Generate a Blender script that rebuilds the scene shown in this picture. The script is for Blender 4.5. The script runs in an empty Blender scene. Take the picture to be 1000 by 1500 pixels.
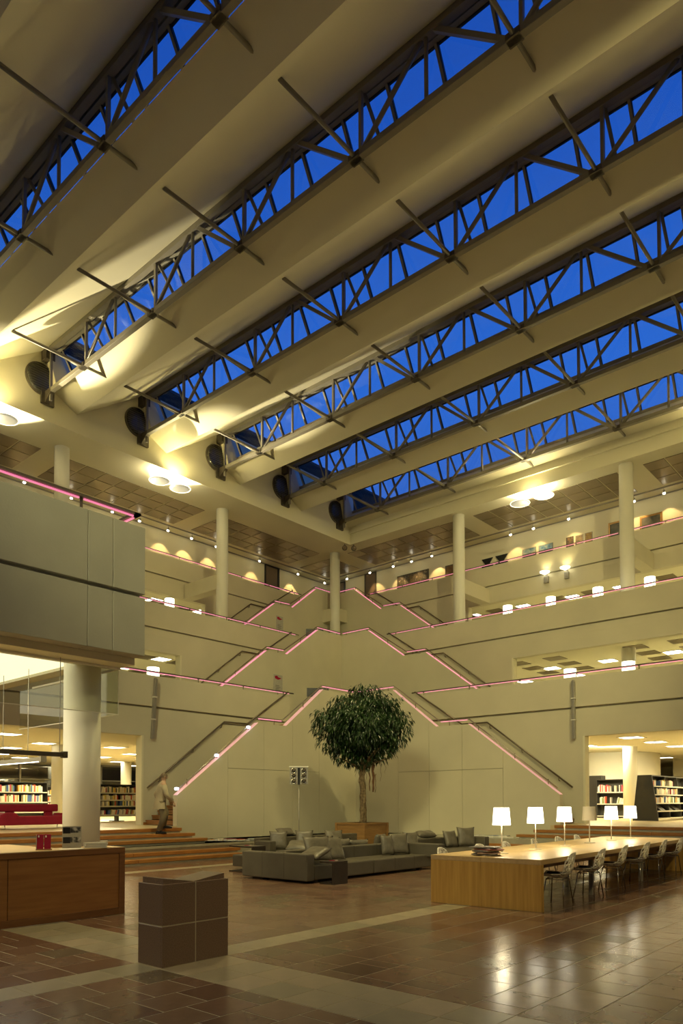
import bpy, bmesh, math, random
from mathutils import Vector, Matrix
random.seed(7)
PI = math.pi
SC = bpy.context.scene
COL = SC.collection

# ------------------------------------------------------------ camera
F_PX, CX, CY = 1067.3, 500.0, 1145.2
YAW, PITCH, ROLL = math.radians(41.173), math.radians(1.726), math.radians(-0.144)
EYE = Vector((0, 0, 1.55))
_F = Vector((-math.sin(YAW) * math.cos(PITCH), math.cos(YAW) * math.cos(PITCH), math.sin(PITCH)))
_R = Vector((math.cos(YAW), math.sin(YAW), 0))
_U = _R.cross(_F)
R2 = _R * math.cos(ROLL) + _U * math.sin(ROLL)
U2 = -_R * math.sin(ROLL) + _U * math.cos(ROLL)
cam_d = bpy.data.cameras.new('camera')
cam = bpy.data.objects.new('camera', cam_d)
COL.objects.link(cam)
mw = Matrix((R2, U2, -_F)).transposed().to_4x4()
mw.translation = EYE
cam.matrix_world = mw
cam_d.sensor_fit = 'HORIZONTAL'
cam_d.sensor_width = 36.0
cam_d.lens = F_PX / 1000 * 36.0
cam_d.shift_x = 0.0
cam_d.shift_y = (CY - 750) / 1000
cam_d.clip_end = 500
SC.camera = cam

def proj(x, y, z):
    d = Vector((x, y, z)) - EYE
    w = d.dot(_F)
    if w < 0.05: return (-9e9, -9e9, w)
    return (CX + F_PX * d.dot(R2) / w, CY - F_PX * d.dot(U2) / w, w)

# ------------------------------------------------------------ world
W = bpy.data.worlds.new('dusk')
SC.world = W
W.use_nodes = True
nt = W.node_tree
nt.nodes.clear()
o_ = nt.nodes.new('ShaderNodeOutputWorld'); bg = nt.nodes.new('ShaderNodeBackground')
tc = nt.nodes.new('ShaderNodeTexCoord'); sx = nt.nodes.new('ShaderNodeSeparateXYZ')
rp = nt.nodes.new('ShaderNodeValToRGB')
rp.color_ramp.elements[0].position = 0.0; rp.color_ramp.elements[0].color = (0.012, 0.016, 0.02, 1)
rp.color_ramp.elements[1].position = 1.0; rp.color_ramp.elements[1].color = (0.006, 0.04, 0.24, 1)
e = rp.color_ramp.elements.new(0.06); e.color = (0.06, 0.10, 0.28, 1)
e = rp.color_ramp.elements.new(0.5); e.color = (0.026, 0.145, 0.62, 1)
e = rp.color_ramp.elements.new(0.7); e.color = (0.012, 0.085, 0.46, 1)
nt.links.new(tc.outputs['Generated'], sx.inputs[0]); nt.links.new(sx.outputs['Z'], rp.inputs[0])
nt.links.new(rp.outputs[0], bg.inputs['Color']); bg.inputs['Strength'].default_value = 1.1
nt.links.new(bg.outputs[0], o_.inputs[0])

SC.view_settings.view_transform = 'Standard'
SC.view_settings.look = 'None'
SC.view_settings.gamma = 1.0
SC.view_settings.use_curve_mapping = False
SC.view_settings.exposure = 0.0

# ------------------------------------------------------------ unseen lamps, some added as fill
WARM = (1.0, 0.82, 0.36)
def lamp(name, typ, loc, power, color=WARM, size=1.0, target=None, spot=None, blend=0.5, spread=None):
    l = bpy.data.lights.new(name, typ); l.energy = power; l.color = color
    if typ == 'AREA':
        l.shape = 'DISK'; l.size = size
        if spread: l.spread = spread
    else:
        l.shadow_soft_size = size
    if typ == 'SPOT':
        l.spot_size = spot; l.spot_blend = blend
    ob = bpy.data.objects.new(name, l); COL.objects.link(ob); ob.location = loc
    if target is not None:
        d = Vector(target) - Vector(loc)
        ob.rotation_euler = d.to_track_quat('-Z', 'Y').to_euler()
    return ob
lamp('unseen_floodlight', 'SPOT', (-4.5, -3.0, 12.5), 7000, (1.0, 0.92, 0.46), 1.3, target=(-17.0, 21.5, 3.5), spot=math.radians(52), blend=0.7)
lamp('unseen_floodlight', 'SPOT', (4.0, 8.0, 17.15), 9500, (1.0, 0.84, 0.38), 0.12, target=(-22, 30, 10.5), spot=math.radians(62), blend=0.7)  # added fill, set between roof keels so the roof stays dark
lamp('unseen_floodlight', 'SPOT', (5.0, 2.0, 15.0), 2500, WARM, 0.6, target=(-6, 12, 0), spot=math.radians(70), blend=0.8)  # added fill for the floor and the table
lamp('hall_fill', 'SPOT', (-10.5, 11.5, 16.6), 6500, WARM, 0.4, target=(-11.5, 12.5, 0), spot=math.radians(75), blend=0.8)  # fill spot added to brighten the floor but not upright fronts
lamp('roof_floodlight', 'AREA', (8.0, 25.0, 15.9), 160, WARM, 0.8, target=(2, 24, 19))
lamp('desk_spot', 'SPOT', (-4.5, -2.5, 9.0), 700, WARM, 0.4, target=(-8, 5, 0), spot=math.radians(50), blend=0.8)  # unseen spot aimed down at the desk from above the camera

# ------------------------------------------------------------ materials
def sh(c): return (c[0], c[1], c[2], 1.0)
def mat(name, col, rough=0.6, metal=0.0, var=0.0, scale=3.0, bump=0.0, bscale=60.0, stretch=None, col2=None, spec=0.5, rvar=0.0):
    m = bpy.data.materials.new(name); m.use_nodes = True
    n = m.node_tree; b = n.nodes['Principled BSDF']
    b.inputs['Base Color'].default_value = sh(col)
    b.inputs['Roughness'].default_value = rough; b.inputs['Metallic'].default_value = metal
    b.inputs['Specular IOR Level'].default_value = spec
    if var > 0 or col2 or bump > 0:
        t = n.nodes.new('ShaderNodeTexCoord'); mp = n.nodes.new('ShaderNodeMapping')
        n.links.new(t.outputs['Object'], mp.inputs[0])
        if stretch: mp.inputs['Scale'].default_value = stretch
    if var > 0 or col2:
        nz = n.nodes.new('ShaderNodeTexNoise'); nz.inputs['Scale'].default_value = scale; nz.inputs['Detail'].default_value = 6
        n.links.new(mp.outputs[0], nz.inputs['Vector'])
        r = n.nodes.new('ShaderNodeValToRGB')
        c2 = col2 or tuple(max(0, c * (1 - var)) for c in col); c1 = col if col2 else tuple(min(1, c * (1 + var)) for c in col)
        r.color_ramp.elements[0].position = 0.3; r.color_ramp.elements[1].position = 0.7
        r.color_ramp.elements[0].color = sh(c2); r.color_ramp.elements[1].color = sh(c1)
        n.links.new(nz.outputs[0], r.inputs[0]); n.links.new(r.outputs[0], b.inputs['Base Color'])
        if rvar > 0:
            mr = n.nodes.new('ShaderNodeMapRange'); mr.inputs[3].default_value = rough - rvar; mr.inputs[4].default_value = rough + rvar
            n.links.new(nz.outputs[0], mr.inputs[0]); n.links.new(mr.outputs[0], b.inputs['Roughness'])
    if bump > 0:
        n2 = n.nodes.new('ShaderNodeTexNoise'); n2.inputs['Scale'].default_value = bscale
        n.links.new(mp.outputs[0], n2.inputs['Vector'])
        bp = n.nodes.new('ShaderNodeBump'); bp.inputs['Strength'].default_value = bump; bp.inputs['Distance'].default_value = 0.02
        n.links.new(n2.outputs[0], bp.inputs['Height']); n.links.new(bp.outputs[0], b.inputs['Normal'])
    return m
def emit(name, col, s):
    m = bpy.data.materials.new(name); m.use_nodes = True
    b = m.node_tree.nodes['Principled BSDF']
    b.inputs['Base Color'].default_value = sh((0.6, 0.58, 0.5))
    b.inputs['Emission Color'].default_value = sh(col); b.inputs['Emission Strength'].default_value = s
    return m
def glass(name, tint, ior=1.45, rough=0.0):
    m = bpy.data.materials.new(name); m.use_nodes = True
    n = m.node_tree; n.nodes.clear()
    o = n.nodes.new('ShaderNodeOutputMaterial'); tr = n.nodes.new('ShaderNodeBsdfTransparent'); gl = n.nodes.new('ShaderNodeBsdfGlossy')
    lw = n.nodes.new('ShaderNodeLayerWeight'); lw.inputs['Blend'].default_value = 0.5
    pw = n.nodes.new('ShaderNodeMath'); pw.operation = 'POWER'; pw.inputs[1].default_value = 4.0
    mr = n.nodes.new('ShaderNodeMapRange'); mr.inputs[3].default_value = ((ior - 1) / (ior + 1)) ** 2; mr.inputs[4].default_value = 0.7
    mx = n.nodes.new('ShaderNodeMixShader')
    tr.inputs[0].default_value = sh(tint); gl.inputs['Roughness'].default_value = rough
    n.links.new(lw.outputs['Facing'], pw.inputs[0]); n.links.new(pw.outputs[0], mr.inputs[0])
    n.links.new(mr.outputs[0], mx.inputs[0]); n.links.new(tr.outputs[0], mx.inputs[1]); n.links.new(gl.outputs[0], mx.inputs[2])
    n.links.new(mx.outputs[0], o.inputs[0])
    return m
M = {}
M['conc'] = mat('pale concrete', (0.60, 0.555, 0.40), 0.75, var=0.05, scale=0.7, bump=0.08, bscale=25)
M['block'] = mat('grey concrete', (0.33, 0.315, 0.25), 0.8, var=0.07, scale=1.2, bump=0.1, bscale=30)
M['plaster'] = mat('white plaster', (0.72, 0.68, 0.49), 0.8, var=0.02, scale=0.5)
M['dark_gap'] = mat('shadow gap', (0.34, 0.31, 0.22), 0.9)
M['paint'] = mat('white painted column', (0.76, 0.74, 0.62), 0.55, var=0.02, scale=1)
M['tile'] = mat('metal ceiling tile', (0.26, 0.215, 0.14), 0.32, metal=0.25, var=0.06, scale=2)
M['steel'] = mat('grey painted steel', (0.22, 0.20, 0.155), 0.45, var=0.05, scale=4)
M['steel_dk'] = mat('dark steel', (0.10, 0.085, 0.06), 0.45, metal=0.3, var=0.2, scale=8)
M['frame'] = mat('grey window frame', (0.30, 0.28, 0.22), 0.5, var=0.04, scale=3)
M['frame_dk'] = mat('dark window gasket', (0.02, 0.02, 0.025), 0.5)
M['glass'] = glass('skylight glass', (0.93, 0.95, 0.98), 1.4)
M['glass_s'] = glass('clear hanging glass', (0.93, 0.945, 0.90), 1.5)
M['glass_w'] = glass('facade glass', (0.45, 0.47, 0.42), 2.4)
M['rail'] = mat('brushed handrail', (0.20, 0.16, 0.11), 0.35, metal=0.7, var=0.1, scale=5)
M['rail_lt'] = mat('bright handrail', (0.42, 0.38, 0.30), 0.3, metal=0.8, var=0.05, scale=5)
M['wood'] = mat('oak', (0.66, 0.40, 0.095), 0.42, scale=2.2, stretch=(9, 9, 0.5), col2=(0.50, 0.28, 0.055), bump=0.03, bscale=30)
M['wood_top'] = mat('pale oak top', (0.66, 0.47, 0.22), 0.38, scale=2.0, stretch=(9, 0.5, 9), col2=(0.56, 0.38, 0.16))
M['wood_dk'] = mat('dark oak frame', (0.20, 0.085, 0.026), 0.42, scale=2.2, stretch=(4, 0.6, 8), col2=(0.14, 0.055, 0.016))
M['wood_pan'] = mat('red oak panel', (0.30, 0.135, 0.038), 0.42, scale=2.4, stretch=(4, 0.7, 9), col2=(0.22, 0.092, 0.024))
M['wood_step'] = mat('oiled oak step', (0.38, 0.17, 0.04), 0.4, scale=2.4, stretch=(1.5, 1.5, 8), col2=(0.27, 0.11, 0.024))
M['wood_box'] = mat('teak planter', (0.30, 0.165, 0.055), 0.45, scale=2.4, stretch=(1, 1, 9), col2=(0.22, 0.115, 0.035))
M['libfloor'] = mat('pale parquet', (0.60, 0.49, 0.28), 0.35, scale=2, stretch=(3, 0.8, 1), col2=(0.52, 0.41, 0.22))
M['plinth'] = mat('grey stone plinth', (0.33, 0.315, 0.235), 0.35, var=0.12, scale=4)
M['leather'] = mat('taupe leather', (0.089, 0.076, 0.051), 0.5, var=0.16, scale=2.5, bump=0.12, bscale=12)
M['leather2'] = mat('taupe leather cushion', (0.115, 0.100, 0.070), 0.42, var=0.2, scale=3.5, bump=0.3, bscale=9)
M['brown_dk'] = mat('dark stained wood', (0.030, 0.020, 0.012), 0.35, var=0.2, scale=6)
M['red'] = mat('crimson felt', (0.34, 0.008, 0.035), 0.75, var=0.1, scale=6, bump=0.08, bscale=80)
M['red_card'] = mat('crimson card', (0.28, 0.006, 0.032), 0.7, spec=0.2)
M['white'] = mat('white card', (0.75, 0.73, 0.64), 0.6)
M['grey_card'] = mat('grey card', (0.38, 0.36, 0.29), 0.6, var=0.1, scale=10)
M['black'] = mat('black plastic', (0.012, 0.012, 0.012), 0.35)
M['charcoal'] = mat('charcoal bookcase', (0.035, 0.033, 0.026), 0.5, var=0.15, scale=3)
M['shelf'] = mat('pale metal shelf', (0.55, 0.53, 0.44), 0.4, metal=0.2)
M['chrome'] = mat('chrome', (0.55, 0.53, 0.46), 0.2, metal=1.0)
M['satin'] = mat('satin metal', (0.72, 0.66, 0.52), 0.4, metal=0.6)
M['silver'] = mat('silver speaker', (0.36, 0.34, 0.29), 0.4, metal=0.5)
M['shell'] = mat('white net chair shell', (0.80, 0.75, 0.60), 0.45)
M['pad'] = mat('dark seat pad', (0.035, 0.026, 0.016), 0.6)
M['leaf'] = mat('dark green leaf', (0.022, 0.052, 0.010), 0.32, col2=(0.008, 0.022, 0.004), scale=2.0)
M['bark'] = mat('mottled bark', (0.30, 0.22, 0.11), 0.85, col2=(0.07, 0.04, 0.016), scale=14, bump=0.5, bscale=30)
M['root'] = mat('aerial root', (0.16, 0.075, 0.03), 0.9, var=0.25, scale=15)
M['soil'] = mat('soil', (0.035, 0.018, 0.01), 0.95, var=0.3, scale=30)
M['granite'] = mat('red brown granite', (0.25, 0.165, 0.11), 0.45, col2=(0.13, 0.085, 0.055), scale=110, rvar=0.05)
M['granite_tp'] = mat('polished granite top', (0.22, 0.165, 0.105), 0.3, var=0.06, scale=20)
M['grout'] = mat('pale grout', (0.46, 0.41, 0.28), 0.8, var=0.06, scale=6)
M['shade_on'] = emit('lit lamp shade', (1.0, 0.93, 0.72), 5.0)
M['shade_off'] = mat('unlit lamp shade', (0.86, 0.80, 0.64), 0.8)
M['panel_lit'] = emit('lit ceiling panel', (1.0, 0.92, 0.66), 9.0)
M['drum_lit'] = emit('lit drum shade', (1.0, 0.93, 0.66), 4.0)
M['disc_lit'] = emit('lit diffuser disc', (1.0, 0.90, 0.62), 0.30)
M['disc_lit'].node_tree.nodes['Principled BSDF'].inputs['Base Color'].default_value = (0.05, 0.048, 0.04, 1)
M['disc_hot'] = emit('bright diffuser disc', (1.0, 0.93, 0.68), 3.2)
M['rim_lit'] = emit('lit disc rim', (1.0, 0.92, 0.66), 1.6)
M['bulb'] = emit('spot bulb', (1.0, 0.93, 0.75), 14.0)
M['blue_led'] = emit('cool step light', (0.75, 0.82, 1.0), 5.0)
M['tube'] = emit('fluorescent tube', (1.0, 0.94, 0.75), 6.0)
M['pink'] = emit('pink light line', (0.95, 0.20, 0.40), 0.95)
M['pink_soft'] = emit('pink lit coping', (0.90, 0.28, 0.35), 0.58)
M['pane_mirror'] = mat('dark round glass', (0.07, 0.07, 0.055), 0.15, metal=0.2, var=0.1, scale=4)
M['roof_ext'] = mat('dark rooftop cladding', (0.035, 0.04, 0.055), 0.6, var=0.1, scale=2)
M['skin'] = mat('skin', (0.50, 0.33, 0.22), 0.55)
M['hair'] = mat('grey brown hair', (0.16, 0.12, 0.07), 0.7, var=0.2, scale=20)
M['coat'] = mat('pale olive coat', (0.44, 0.39, 0.26), 0.8, var=0.08, scale=6)
M['trouser'] = mat('dark olive trousers', (0.17, 0.14, 0.08), 0.8, var=0.1, scale=8)
def stone(name, c, r=0.3):
    return mat(name, c, r, var=0.13, scale=5, rvar=0.06, spec=0.3)
TILES = [stone('tile red brown', (0.165, 0.096, 0.062), 0.2), stone('tile brown', (0.185, 0.116, 0.074), 0.22), stone('tile umber', (0.135, 0.076, 0.050), 0.2),
         stone('tile olive brown', (0.135, 0.102, 0.062), 0.26), stone('tile rust', (0.190, 0.106, 0.068), 0.2)]
TILE_L = [stone('tile sand', (0.33, 0.285, 0.19), 0.3), stone('tile grey sand', (0.28, 0.25, 0.165), 0.3), stone('tile pale sand', (0.36, 0.30, 0.20), 0.3)]
BOOKC = [mat('book %d' % i, c, 0.6) for i, c in enumerate([(0.55, 0.08, 0.04), (0.70, 0.62, 0.45), (0.10, 0.12, 0.10), (0.60, 0.30, 0.06), (0.75, 0.72, 0.62),
          (0.06, 0.12, 0.30), (0.35, 0.05, 0.07), (0.62, 0.50, 0.12), (0.20, 0.24, 0.10), (0.42, 0.40, 0.36)])]

# ------------------------------------------------------------ mesh helpers
class MB:
    def __init__(s): s.v, s.f, s.m = [], [], []
    def add(s, vs, fs, m=0):
        n = len(s.v); s.v += [tuple(p) for p in vs]
        for f in fs: s.f.append([n + i for i in f]); s.m.append(m)
        return s
    def box(s, x0, x1, y0, y1, z0, z1, m=0):
        x0, x1 = min(x0, x1), max(x0, x1); y0, y1 = min(y0, y1), max(y0, y1); z0, z1 = min(z0, z1), max(z0, z1)
        return s.add([(x0, y0, z0), (x1, y0, z0), (x1, y1, z0), (x0, y1, z0), (x0, y0, z1), (x1, y0, z1), (x1, y1, z1), (x0, y1, z1)],
                     [(3, 2, 1, 0), (4, 5, 6, 7), (0, 1, 5, 4), (1, 2, 6, 5), (2, 3, 7, 6), (3, 0, 4, 7)], m)
    def prism(s, pts, vec, m=0):
        vec = Vector(vec); n = len(pts); P = [Vector(p) for p in pts]
        nrm = Vector((0, 0, 0))
        for i in range(n): nrm += P[i].cross(P[(i + 1) % n])
        if nrm.dot(vec) > 0: P = P[::-1]
        return s.add(P + [p + vec for p in P], [tuple(range(n)), tuple(range(2 * n - 1, n - 1, -1))] + [(i, i + n, (i + 1) % n + n, (i + 1) % n) for i in range(n)], m)
    def tube(s, path, r, n=8, m=0, cap=True):
        P = [Vector(p) for p in path]; rs = r if isinstance(r, (list, tuple)) else [r] * len(P)
        ring = []; up0 = None
        for i, p in enumerate(P):
            a = (P[i] - P[i - 1]).normalized() if i else (P[1] - P[0]).normalized()
            b = (P[i + 1] - P[i]).normalized() if i < len(P) - 1 else a
            t = (a + b).normalized() if (a + b).length > 1e-6 else a
            if up0 is None:
                up0 = Vector((0, 0, 1)) if abs(t.z) < 0.9 else Vector((1, 0, 0))
            x = t.cross(up0).normalized(); y = x.cross(t).normalized(); up0 = y
            k = 1 / max(0.5, t.dot(a))
            ring.append([p + (x * math.cos(2 * PI * j / n) + y * math.sin(2 * PI * j / n) * (1 if len(P) < 3 else 1)) * rs[i] for j in range(n)])
        vs = [q for rg in ring for q in rg]; fs = []
        for i in range(len(P) - 1):
            for j in range(n):
                fs.append((i * n + j, i * n + (j + 1) % n, (i + 1) * n + (j + 1) % n, (i + 1) * n + j))
        if cap: fs += [tuple(range(n - 1, -1, -1)), tuple(range((len(P) - 1) * n, len(P) * n))]
        return s.add(vs, fs, m)
    def lathe(s, prof, c=(0, 0, 0), n=24, m=0):
        vs, fs = [], []
        for r, z in prof:
            for j in range(n):
                a = 2 * PI * j / n; vs.append((c[0] + r * math.cos(a), c[1] + r * math.sin(a), c[2] + z))
        for i in range(len(prof) - 1):
            for j in range(n): fs.append((i * n + j, i * n + (j + 1) % n, (i + 1) * n + (j + 1) % n, (i + 1) * n + j))
        if prof[0][0] > 1e-5: fs.append(tuple(range(n - 1, -1, -1)))
        if prof[-1][0] > 1e-5: fs.append(tuple(range((len(prof) - 1) * n, len(prof) * n)))
        return s.add(vs, fs, m)
    def mesh(s, name, mats, smooth=False):
        me = bpy.data.meshes.new(name); me.from_pydata(s.v, [], s.f)
        for mm in (mats if isinstance(mats, (list, tuple)) else [mats]): me.materials.append(mm)
        me.polygons.foreach_set('material_index', s.m)
        if smooth: me.shade_smooth()
        me.update(); return me
    def build(s, name, mats, parent=None, smooth=False, bevel=0.0, seg=2, loc=None):
        o = bpy.data.objects.new(name, s.mesh(name, mats, smooth)); COL.objects.link(o)
        if parent is not None: o.parent = parent
        if loc is not None: o.location = loc
        if bevel > 0:
            b = o.modifiers.new('bevel', 'BEVEL'); b.width = bevel; b.segments = seg; b.limit_method = 'ANGLE'; b.angle_limit = math.radians(40)
        return o
def inst(name, me, parent=None, loc=(0, 0, 0), rot=(0, 0, 0), scale=(1, 1, 1)):
    o = bpy.data.objects.new(name, me); COL.objects.link(o)
    if parent is not None: o.parent = parent
    o.location = loc; o.rotation_euler = rot; o.scale = scale
    return o
def tag(o, label, cat, group=None):
    o['label'] = label; o['category'] = cat
    if group: o['group'] = group
    return o
def thing(name, label, cat, loc=(0, 0, 0), rz=0, group=None):
    o = bpy.data.objects.new(name, None); COL.objects.link(o); o.location = loc; o.rotation_euler = (0, 0, rz)
    return tag(o, label, cat, group)
def struct(name, loc=(0, 0, 0)):
    o = bpy.data.objects.new(name, None); COL.objects.link(o); o.location = loc; o['kind'] = 'structure'; return o
def S(o): o['kind'] = 'structure'; return o
def copy_tree(o, parent=None):
    c = o.copy(); COL.objects.link(c)
    if parent is not None: c.parent = parent
    for ch in list(o.children): copy_tree(ch, c)
    return c
ORD = ['first', 'second', 'third', 'fourth', 'fifth', 'sixth', 'seventh', 'eighth', 'ninth', 'tenth', 'eleventh', 'twelfth']

# ------------------------------------------------------------ layout (metres; eye 1.55 above the atrium floor)
ZL = 0.86                                   # library floor
PL = [-21.06, -26.446, -31.2]; PR = [24.245, 29.8, 34.6]      # balcony wall planes, left (x) and right (y)
SL = [-18.85, -24.42, -29.2]; SR = [22.4, 27.95, 32.75]       # stair balustrade planes
ZT = [5.93, 10.2, 14.34]; ZFL = [4.93, 9.2, 13.35]; ZLIN = [3.86, 8.12, 12.33]; ZBASE = [ZL, 4.93, 9.2]
JL = [14.0, 19.5, 24.6]; JR = [-10.2, -15.8, -21.0]
EL = [20.92, 26.72, 31.77]; ER = [-17.16, -22.71, -27.95]
GX, GY, G = -28.46, 32.0, 8.55
OUTL, OUTR = -6.0, 13.0
def out(side, plane, t): return plane - t if side == 'L' else plane + t
def SB(mb, side, plane, t0, t1, a0, a1, z0, z1, m=0):
    d0, d1 = out(side, plane, t0), out(side, plane, t1)
    if side == 'L': mb.box(d0, d1, a0, a1, z0, z1, m)
    else: mb.box(a0, a1, d0, d1, z0, z1, m)
def PT(side, plane, t, a, z):
    d = out(side, plane, t)
    return (d, a, z) if side == 'L' else (a, d, z)
def SPr(mb, side, plane, t0, t1, poly, m=0):
    pts = [PT(side, plane, t0, a, z) for a, z in poly]
    v = Vector(PT(side, plane, t1, 0, 0)) - Vector(PT(side, plane, t0, 0, 0))
    mb.prism(pts, v, m)
def along(side, k, d):
    return SR[k] - d if side == 'L' else SL[k] + d

# ------------------------------------------------------------ balcony walls with handrails
def rail_on(parent, side, plane, t, path, r=0.028, mat_=None, led=None, ledm=None, posts=(), ptop=None):
    mb = MB(); mb.tube([PT(side, plane, t, a, z) for a, z in path], r, 8)
    h = mb.build('handrail', mat_ or M['rail'], parent, smooth=True)
    if led:
        for (a0, z0), (a1, z1) in led:
            l = MB(); l.tube([PT(side, plane, t, a0, z0), PT(side, plane, t, a1, z1)], 0.018, 6, cap=True)
            l.build('pink_glow_strip', ledm or M['pink'], h)
    for a, zb, zt in posts:
        p = MB(); p.tube([PT(side, plane, t, a, zb), PT(side, plane, t, a, zt)], 0.014, 6)
        p.build('post', M['rail'], h, smooth=True)
    return h
for side in 'LR':
    for k in range(3):
        plane = (PL if side == 'L' else PR)[k]; jamb = (JL if side == 'L' else JR)[k]; end = (EL if side == 'L' else ER)[k]
        outer = OUTL if side == 'L' else OUTR
        w = struct('wall_left' if side == 'L' else 'wall_right')
        mb = MB()
        g = ZT[k] - 1.09
        SB(mb, side, plane, 0.0, 0.26, outer, end, g + 0.035, ZT[k])
        mb.build('parapet', M['conc'], w, bevel=0.015)
        mb = MB(); SB(mb, side, plane, 0.10, 0.25, outer, end, g - 0.04, g + 0.034); mb.build('groove', M['dark_gap'], w)
        mb = MB(); SB(mb, side, plane, 0.03, 0.30, jamb, end, ZBASE[k], g - 0.03)
        mb.build('wall_panel', M['conc'], w)
        mb = MB(); SB(mb, side, plane, 0.03, 0.32, outer, jamb, ZLIN[k], g - 0.03)
        SB(mb, side, plane, 0.025, 0.05, outer, jamb + (0.0 if side == 'L' else 0.0), ZLIN[k] + 0.66, ZLIN[k] + 0.70)
        SB(mb, side, plane, 0.32, 0.50, outer, jamb, ZLIN[k] + 0.12, ZLIN[k] + 0.7)
        mb.build('lintel', M['conc'], w)
        mb = MB(); o1 = 1 if side == 'L' else -1
        SB(mb, side, plane, 0.0, 0.34, jamb - 0.07 * o1, jamb, ZBASE[k], ZLIN[k]); mb.build('jamb_lining', M['plaster'], w)
        zr = ZT[k] + 0.155
        n_e = end + (0.28 if side == 'L' else -0.28)
        posts, led = [], []
        a = end - 0.3 * o1
        prev = end + 0.02 * o1
        for i in range(14):
            posts.append((a, ZT[k], zr)); led.append(((prev - (0.05 if i else 0) * o1, zr - 0.03), (a + 0.05 * o1, zr - 0.03)))
            prev = a; a -= G / 4 * o1
        rail_on(w, side, plane, 0.10, [(outer, zr), (n_e, zr)], 0.026, None, led, M['pink'], posts)
        # far handrail, fixed to the face of this wall above the flight in front of it
        fr = [(8.3, ZT[k] - 3.83), (5.0, ZT[k] - 1.34), (3.88, ZT[k] - 1.32), (1.68, ZT[k] + 0.15)]
        fp = [(along(side, k, d), z) for d, z in fr]
        p0 = [(fp[0][0], fp[0][1]), fp[1], (along(side, k, 4.45), ZT[k] - 1.33)]
        h = rail_on(w, side, plane, -0.08, [fp[0], fp[1], fp[2]], 0.03)
        rail_on(w, side, plane, -0.08, [fp[2], fp[3]], 0.03)
        for d, z in ((7.8, ZT[k] - 3.5), (6.4, ZT[k] - 2.44), (5.1, ZT[k] - 1.46)):
            b = MB(); b.tube([PT(side, plane, -0.08, along(side, k, d), z), PT(side, plane, -0.06, along(side, k, d), z - 0.09), PT(side, plane, 0.03, along(side, k, d), z - 0.1)], 0.013, 6)
            b.build('rail_bracket', M['rail'], h)
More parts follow.
